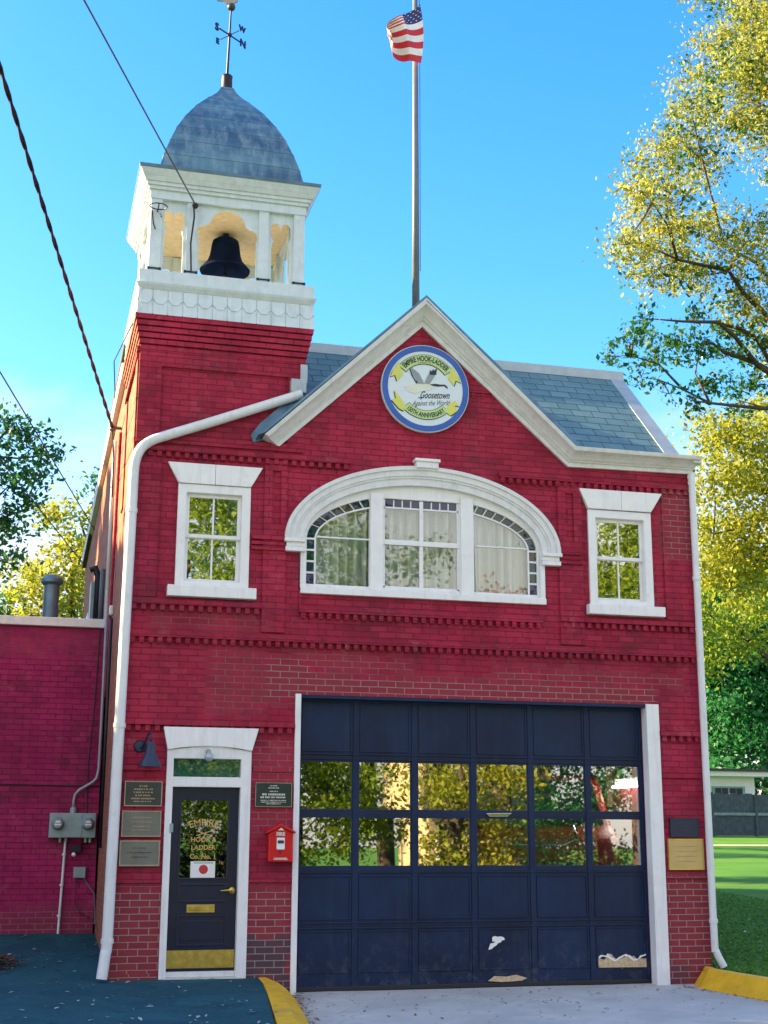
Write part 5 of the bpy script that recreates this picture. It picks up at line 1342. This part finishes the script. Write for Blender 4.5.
# ------------------------------------------------------------------ trees in view
RB = [(14.5, 9, 20.2, .98), (13.9, 10, 19.8, .88), (14.1, 9, 18.3, 1.12), (12.1, 8, 17.3, .61), (14.1, 8, 18.7, .98), (11.2, 8, 15.7, .72), (12.6, 9, 16.8, .86), (13.5, 10, 16.9, .5), (10.4, 7, 14.5, .51), (11.4, 8, 14.6, .84), (12.8, 9, 14.7, .93), (13.3, 8, 14.2, .91), (10.8, 8, 13.9, .61), (11.7, 9, 13.8, .77), (13.1, 10, 14.2, .6), (13.9, 9, 13.3, .84), (10.0, 7, 13.3, .37), (15.5, 9, 18.0, 1.52), (16.6, 10, 15.3, 1.3), (15.7, 10, 12.9, 1.22), (16.1, 10, 21.3, 1.64), (14.6, 10, 22.5, 1.36), (17.2, 11, 24.5, 2.06), (18.5, 12, 20, 2.2), (19.5, 12, 16, 2.2)]
RS = [(9.6, 7, 10.9, .28), (10.0, 7, 11.2, .36), (11.0, 8, 11.5, .42), (10.7, 8, 10.9, .34), (12.1, 9, 12.1, .45), (12.6, 9, 12.0, .45), (14.1, 10, 13.0, .6), (13.0, 9, 11.4, .42), (14.6, 10, 12.1, .7), (11.3, 8, 10.6, .29), (11.8, 8, 10.5, .28), (14.2, 10, 11.3, .45), (10.8, 8, 12.2, .26), (12.4, 9, 12.7, .36), (10.4, 7.5, 11.6, .3), (13.5, 9.5, 12.2, .35)]
t1 = tree('maple_tree', (17.5, 10.5, .55), RB, 56, .088, 'leaf_gold', 'tall golden leaved tree overhanging the slate roof', 21, tr=.27, clump=.20, per=40, fork=(17.0, 10.3, 9.5))
m = MB(); g = random.Random(3)
branch(m, Vector((17.2, 10.4, 9.8)), Vector((15.4, 10.0, 12.6)), RS, .26, g, 5)
build(m, 'limb', 'bark', t1, smooth=True)
leaf_mesh('crown', crown_points(RS, 52, 5, .14, 26), .11, 'leaf_mixed', t1, 8)
leaf_mesh('crown', crown_points([b for b in RB if b[0] > 11], 9, 6, .22, 30), .12, 'leaf_mixed', t1, 9)
Y2 = [(23.6, 28, 16.6, .98), (24.6, 28, 15.9, 1.57), (22.7, 27, 14.4, 1.13), (24.7, 28, 14.0, 1.56), (23.9, 29, 12.6, 1.37), (24.8, 28, 11.7, 1.35), (22.0, 27, 12.8, .67), (26.3, 29, 17.6, 1.22), (23.9, 28, 10.9, 1.14), (27.1, 29, 15.6, 2.03), (26.2, 28, 12.2, 1.96), (22.6, 27.5, 11.6, .8)]
tree('yellow_tree', (28.2, 29.5, 1.3), Y2, 26, .18, 'leaf_yellow', 'bright yellow tree behind the corner downspout', 31, tr=.3, clump=.42, per=34, fork=(27.2, 28.8, 9))
tree('bushy_tree', (31.0, 34, 1.5), [(23.5, 32, 10.2, 1.3), (25.3, 32.5, 9.4, 1.5), (27, 33, 10, 1.6), (24.2, 32.5, 8.2, 1.0)], 18, .2, 'leaf_lime', 'light yellow green tree between the yellow and the dark green ones', 33, tr=.2, clump=.4, per=34, fork=(29.8, 33.6, 8.2))
G = [[(36.1, 52, 13.5, 2.32), (36.2, 52, 10.1, 2.6), (35.8, 53, 15.4, 1.29), (36.0, 55, 11.6, 2.39), (35.5, 55, 8.1, 2.38), (36.6, 52, 7.1, 2.31), (34.6, 53, 12.0, 2.0), (34.2, 53, 15, 1.4)],
     [(39.8, 54, 14.6, 2.43), (39.2, 53, 9.8, 2.68), (39.8, 52, 12.5, 2.37), (39.2, 54, 7.0, 2.2), (38.0, 54, 15.6, 1.5), (38.2, 54, 12, 2.2)],
     [(42.2, 55, 8.3, 3.09), (44.0, 56, 15.7, 3.19), (43.5, 55, 12, 3.0), (45, 56, 7, 3)],
     [(33.2, 58, 9, 2.6), (32.4, 58, 13, 2.6), (31.6, 58, 6.5, 2.2), (33.6, 59, 6, 2.2)]]
for i, (bl_, base, lb) in enumerate(zip(G, ((36.3, 53.5, 2.3), (39.6, 53.5, 2.3), (43.6, 55.5, 2.4), (32.6, 58.3, 2.5)),
        ('dense dark green tree directly behind the white outbuilding', 'dense dark green tree at the picture edge behind the fence', 'broad dark green tree partly out of frame', 'dark green tree behind the station corner'))):
    tree('green_tree', base, bl_, 15.0, .27, 'leaf_green', lb, 40 + i, group='green trees behind the fence', tr=.3, clump=.62, per=36)
hb = [(26.5 + i * 2.0, 50 + (i % 3), 4.0 + .8 * math.sin(i * 1.7), 1.7) for i in range(12)]
bs = thing('shrub', (36, 51, 2), 'dark green bushes filling the gap under the trees behind the outbuilding', 'bushes'); leaf_mesh('foliage', crown_points(hb, 9, 61, .5, 34), .36, 'leaf_green', bs, 62)
LA = [(-2.0, 22, 13.1, .65), (-1.3, 22, 12.4, .73), (-1.8, 21, 11.1, .79), (-1.0, 22, 11.7, .52), (-.7, 22, 12.2, .35), (-1.8, 22, 10.2, .69), (-1.9, 21, 8.9, .56), (-1.3, 22, 10.8, .43), (-3.0, 22, 11.9, 1.17), (-2.9, 22, 9.6, 1.15), (-4.2, 22, 11, 1.5), (-4.5, 22.5, 13, 1.4)]
tree('dark_tree', (-4.2, 22.4, .4), LA, 26, .16, 'leaf_mixed', 'dark green leafy tree above the annex at the edge', 51, tr=.26, clump=.26, per=30)
LB = [(-.3, 32, 12.6, .91), (.1, 32, 11.1, 1.09), (-.7, 31, 10.2, .89), (.5, 32, 9.7, .79), (-1.4, 33, 10.2, .92), (.8, 33, 11.7, .52), (-.8, 32, 9.0, .9), (1.4, 33, 10, 1.0), (.2, 32, 8.2, 1.0)]
tree('yellow_tree', (.4, 32.5, .4), LB, 26, .18, 'leaf_yellow', 'sunlit yellow tree behind the vent pipe', 52, tr=.25, clump=.36, per=32)
LD = [(.9, 36, 14.4, .36), (.8, 36, 12.8, .79), (1.1, 36, 15.3, .32), (0, 38, 10.2, 1.01), (-2.0, 38, 10.4, .97), (1.2, 37, 11.0, .88), (-3.2, 38, 9.6, 1.2), (2, 37, 12.5, 1.2), (-1, 38, 9, 1.1), (-2.6, 38, 8.4, 1.2)]
tree('green_tree', (.8, 37.5, .4), LD, 18, .20, 'leaf_mixed', 'mid green tree close against the side wall behind the yellow one', 53, tr=.22, clump=.34, per=32)

# ------------------------------------------------------------------ trees beside and across the street (they shade the front and show in the glass)
def big_tree(name, x, y, h, r, mat, label, seed, group, size=.34, z0=-.1, low=.28, dens=5.0, nb=16):
    g = random.Random(seed); bl_ = []
    for i in range(nb):
        a = g.uniform(0, 6.28); z = h * (low + (1 - low - .08) * g.random()); k = math.sin(math.pi * min(1, (z / h - low) / (1 - low) * .8 + .2)); rr = r * k * g.uniform(.3, .8)
        bl_.append((x + rr * math.cos(a), y + rr * math.sin(a), z, r * g.uniform(.28, .42)))
    return tree(name, (x, y, z0), bl_, dens, size, mat, label, seed, group=group, tr=.3, clump=.42, per=40)
GS = 'trees across the street'
for i, (x, y, h, r, mt, lb, lo) in enumerate(((3.2, -27, 15, 4.0, 'leaf_lime', 'yellow green tree across the street opposite the office door', .10), (7.6, -29.5, 13, 4.2, 'leaf_lime', 'yellow green tree across the street opposite the garage', .04),
        (12.8, -27.5, 6.5, 2.6, 'leaf_yellow', 'low yellow tree across the street beside the beige house', .04), (19.5, -28, 16, 4.2, 'leaf_lime', 'tall yellow green tree across the street beyond the beige house', .34), (19.6, -31.5, 7, 3.6, 'leaf_green', 'low dark green tree across the street beyond the beige house', .05),
        (15.2, -30, 11, 2.4, 'leaf_red', 'slim russet tree at the corner of the beige house', .45), (11.6, -33, 17, 3.6, 'leaf_lime', 'tall slim yellow green tree between the low one and the house', .3), (8, -46, 18, 5, 'leaf_mixed', 'big green tree behind the yellow green ones across the street', .15), (-4, -34, 15, 4.5, 'leaf_mixed', 'green tree across the street nearest the utility pole', .15))):
    big_tree('street_tree', x, y, h, r, mt, lb, 70 + i, GS, low=lo, size=.17, dens=13)
for i in range(6):
    big_tree('shade_tree', -17.5 - (i % 2) * 2.2, 1.6 + i * 4.2, [13.4, 13.2, 13.9, 17.4, 19.4, 19.6][i], 4.0, 'leaf_green', ['dense green tree of the row by the parking area, nearest the street', 'dense green tree in the middle of the row by the parking area', 'dense green tree just before the annex front', 'dense green tree level with the annex front', 'taller dense green tree level with the annex back', 'tallest dense green tree, last of the row behind the annex'][i], 90 + i, 'trees beyond the parking area', size=.75, low=.06, dens=8, nb=34)
hd = thing('hedge', (2.5, -26, -.1), 'unseen dark hedge added across the street to darken the door glass', 'hedge')
hbl = [(-4 + .55 * i, -26 + .2 * math.sin(i * 2), .35 + .5 * (i % 3), .75) for i in range(18)]  # added out of view so the lower door glass reflects something dark
leaf_mesh('foliage', crown_points(hbl, 40, 66, .2, 30), .14, 'leaf_hedge', hd, 67)
hs = thing('beige_house', (17.5, -39, 0), 'beige house with brown roof across the street', 'house')
build(B((14.4, 19.2, -42, -36, -.1, 6.2)), 'wall', 'beige_wall', hs)
m = MB(); m.prism([(-42.6, 6.1), (-35.4, 6.1), (-39, 9.0)], 14.0, 19.6, 'x'); build(m, 'roof', 'tan_roof', hs)
for z in (1.0, 3.9):
    for x in (14.8, 16.3, 17.8):
        w = build(B((x - .1, x + .8, -36.0, -35.95, z, z + 1.5)), 'window', 'white', hs); build(B((x, x + .7, -35.95, -35.93, z + .1, z + 1.4)), 'pane', 'dark_window', w)

# ------------------------------------------------------------------ fallen leaves
g = np.random.default_rng(17)
def leaves_on(name, xy, zf, size, mat, label, seed):
    p = np.array([(x, y, zf(x, y)) for x, y in xy]); o = leaf_mesh(name, p, size, mat, seed=seed, flat=6, jitter=.5); tag(o, label, 'leaves', kind='stuff'); return o
pile = [(-1.25 + g.normal() * .14, 1.15 + g.normal() * .22) for _ in range(700)]
leaves_on('fallen_leaves', pile, lambda x, y: az(x, y) + .015 + abs(g.normal()) * .02 + .09 * math.exp(-((x + 1.25) ** 2 + (y - 1.15) ** 2) / .04), .05, 'dead_leaf', 'heap of brown dead leaves on the asphalt', 1)
sc = [(g.uniform(-1.6, 1.55), g.uniform(-3.8, 3.2)) for _ in range(170)]
leaves_on('fallen_leaves', sc, lambda x, y: az(x, y) + .012, .055, 'pale_leaf', 'pale leaf litter scattered over the blue grey asphalt', 2)
kb = [(2.03 + .13 * min(0, y) + abs(g.normal()) * .10, y) for y in g.uniform(-4, -.1, 520)]
leaves_on('fallen_leaves', kb, lambda x, y: .012 + .022 * min(0, y) + abs(g.normal()) * .012, .045, 'dead_leaf', 'brown leaves gathered along the foot of the yellow kerb', 3)
dr = [(g.uniform(2.2, 7.0), -abs(g.normal()) * 1.2 - .05) for _ in range(150)] + [(6.95 + .33 * max(0, -y - .4) - abs(g.normal()) * .08, y) for y in g.uniform(-3, -.2, 120)]
leaves_on('fallen_leaves', dr, lambda x, y: .010 + .022 * min(0, y), .04, 'dead_leaf', 'dead leaves strewn over the concrete apron', 4)

# ------------------------------------------------------------------ sky, sun, camera
EL, DIR = R(24), Vector((-.93, .38, 0)).normalized()
W = bpy.data.worlds.new('World'); SC.world = W; W.use_nodes = True
t = W.node_tree; bg = t.nodes['Background']
sky = N(t, 'ShaderNodeTexSky', sky_type='NISHITA'); sky.sun_disc = False
sky.sun_elevation = EL; sky.sun_rotation = math.atan2(DIR.x, DIR.y); sky.altitude = 50; sky.air_density = 1.0; sky.dust_density = .6; sky.ozone_density = 2.5
hs_ = N(t, 'ShaderNodeHueSaturation'); hs_.inputs['Saturation'].default_value = 1.37; hs_.inputs['Hue'].default_value = .507; hs_.inputs['Value'].default_value = .92
t.links.new(sky.outputs[0], hs_.inputs['Color']); tc = N(t, 'ShaderNodeTexCoord'); sx = N(t, 'ShaderNodeSeparateXYZ'); t.links.new(tc.outputs['Generated'], sx.inputs[0])
mp = N(t, 'ShaderNodeMapping'); t.links.new(tc.outputs['Generated'], mp.inputs[0]); mp.inputs['Scale'].default_value = (5, 5, 11)
cn = noise(t, mp.outputs[0], 1.0, 6, .55)
lowf = math_node(t, 'ADD', math_node(t, 'MULTIPLY', math_node(t, 'SUBTRACT', cn, .5), .30), math_node(t, 'SUBTRACT', .266, sx.outputs[2]))
cf = maprange(t, lowf, -.04, .09, 0, .85)
skyc = mixc(t, cf, hs_.outputs[0], (2.05, 1.92, 1.80))
# unseen bright cloud added over the street side as fill light for the front
mp2 = N(t, 'ShaderNodeMapping'); t.links.new(tc.outputs['Generated'], mp2.inputs[0]); mp2.inputs['Scale'].default_value = (2.2, 2.2, 4)
cl = noise(t, mp2.outputs[0], 1.0, 7, .6)
back = maprange(t, math_node(t, 'MULTIPLY', sx.outputs[1], -1.0), .0, .35)
up_ = maprange(t, sx.outputs[2], .0, .12)
cm_ = math_node(t, 'MULTIPLY', math_node(t, 'MULTIPLY', back, up_), maprange(t, cl, .36, .58, 0, .85))
t.links.new(mixc(t, cm_, skyc, (2.9, 2.62, 2.35)), bg.inputs[0])
bg.inputs[1].default_value = .12
sun = bpy.data.lights.new('sun', 'SUN'); sun.energy = 5.0; sun.angle = R(.5); sun.color = (1.0, .74, .38)
so = bpy.data.objects.new('sun', sun); COL.objects.link(so)
to = Vector((DIR.x * math.cos(EL), DIR.y * math.cos(EL), math.sin(EL)))
so.rotation_euler = to.to_track_quat('Z', 'Y').to_euler(); so.location = to * 60

cam = bpy.data.cameras.new('camera'); co = bpy.data.objects.new('camera', cam); COL.objects.link(co)
f_, pit, yaw, roll = 1349.185, .2331043, .2561375, .004
fw = Vector((math.cos(pit) * math.sin(yaw), math.cos(pit) * math.cos(yaw), math.sin(pit))); rt = Vector((math.cos(yaw), -math.sin(yaw), 0)); upv = rt.cross(fw)
c_, s_ = math.cos(roll), math.sin(roll); r2_ = rt * c_ + upv * s_; u2_ = upv * c_ - rt * s_
mw = Matrix((r2_, u2_, -fw)).transposed().to_4x4(); mw.translation = Vector((-1.04, -16.06, 1.81))
co.matrix_world = mw
cam.sensor_fit = 'VERTICAL'; cam.sensor_height = 24; cam.sensor_width = 18; cam.lens = f_ / 1024 * 24; cam.clip_end = 2000; cam.clip_start = .05
SC.camera = co
SC.view_settings.view_transform = 'Standard'; SC.view_settings.look = 'None'; SC.view_settings.gamma = 1; SC.view_settings.use_curve_mapping = False
SC.view_settings.exposure = 2.3
SC.cycles.use_denoising = True
SC.cycles.max_bounces = 8; SC.cycles.transparent_max_bounces = 12
SC.cycles.sample_clamp_indirect = 6
SC.render.resolution_x = 768; SC.render.resolution_y = 1024
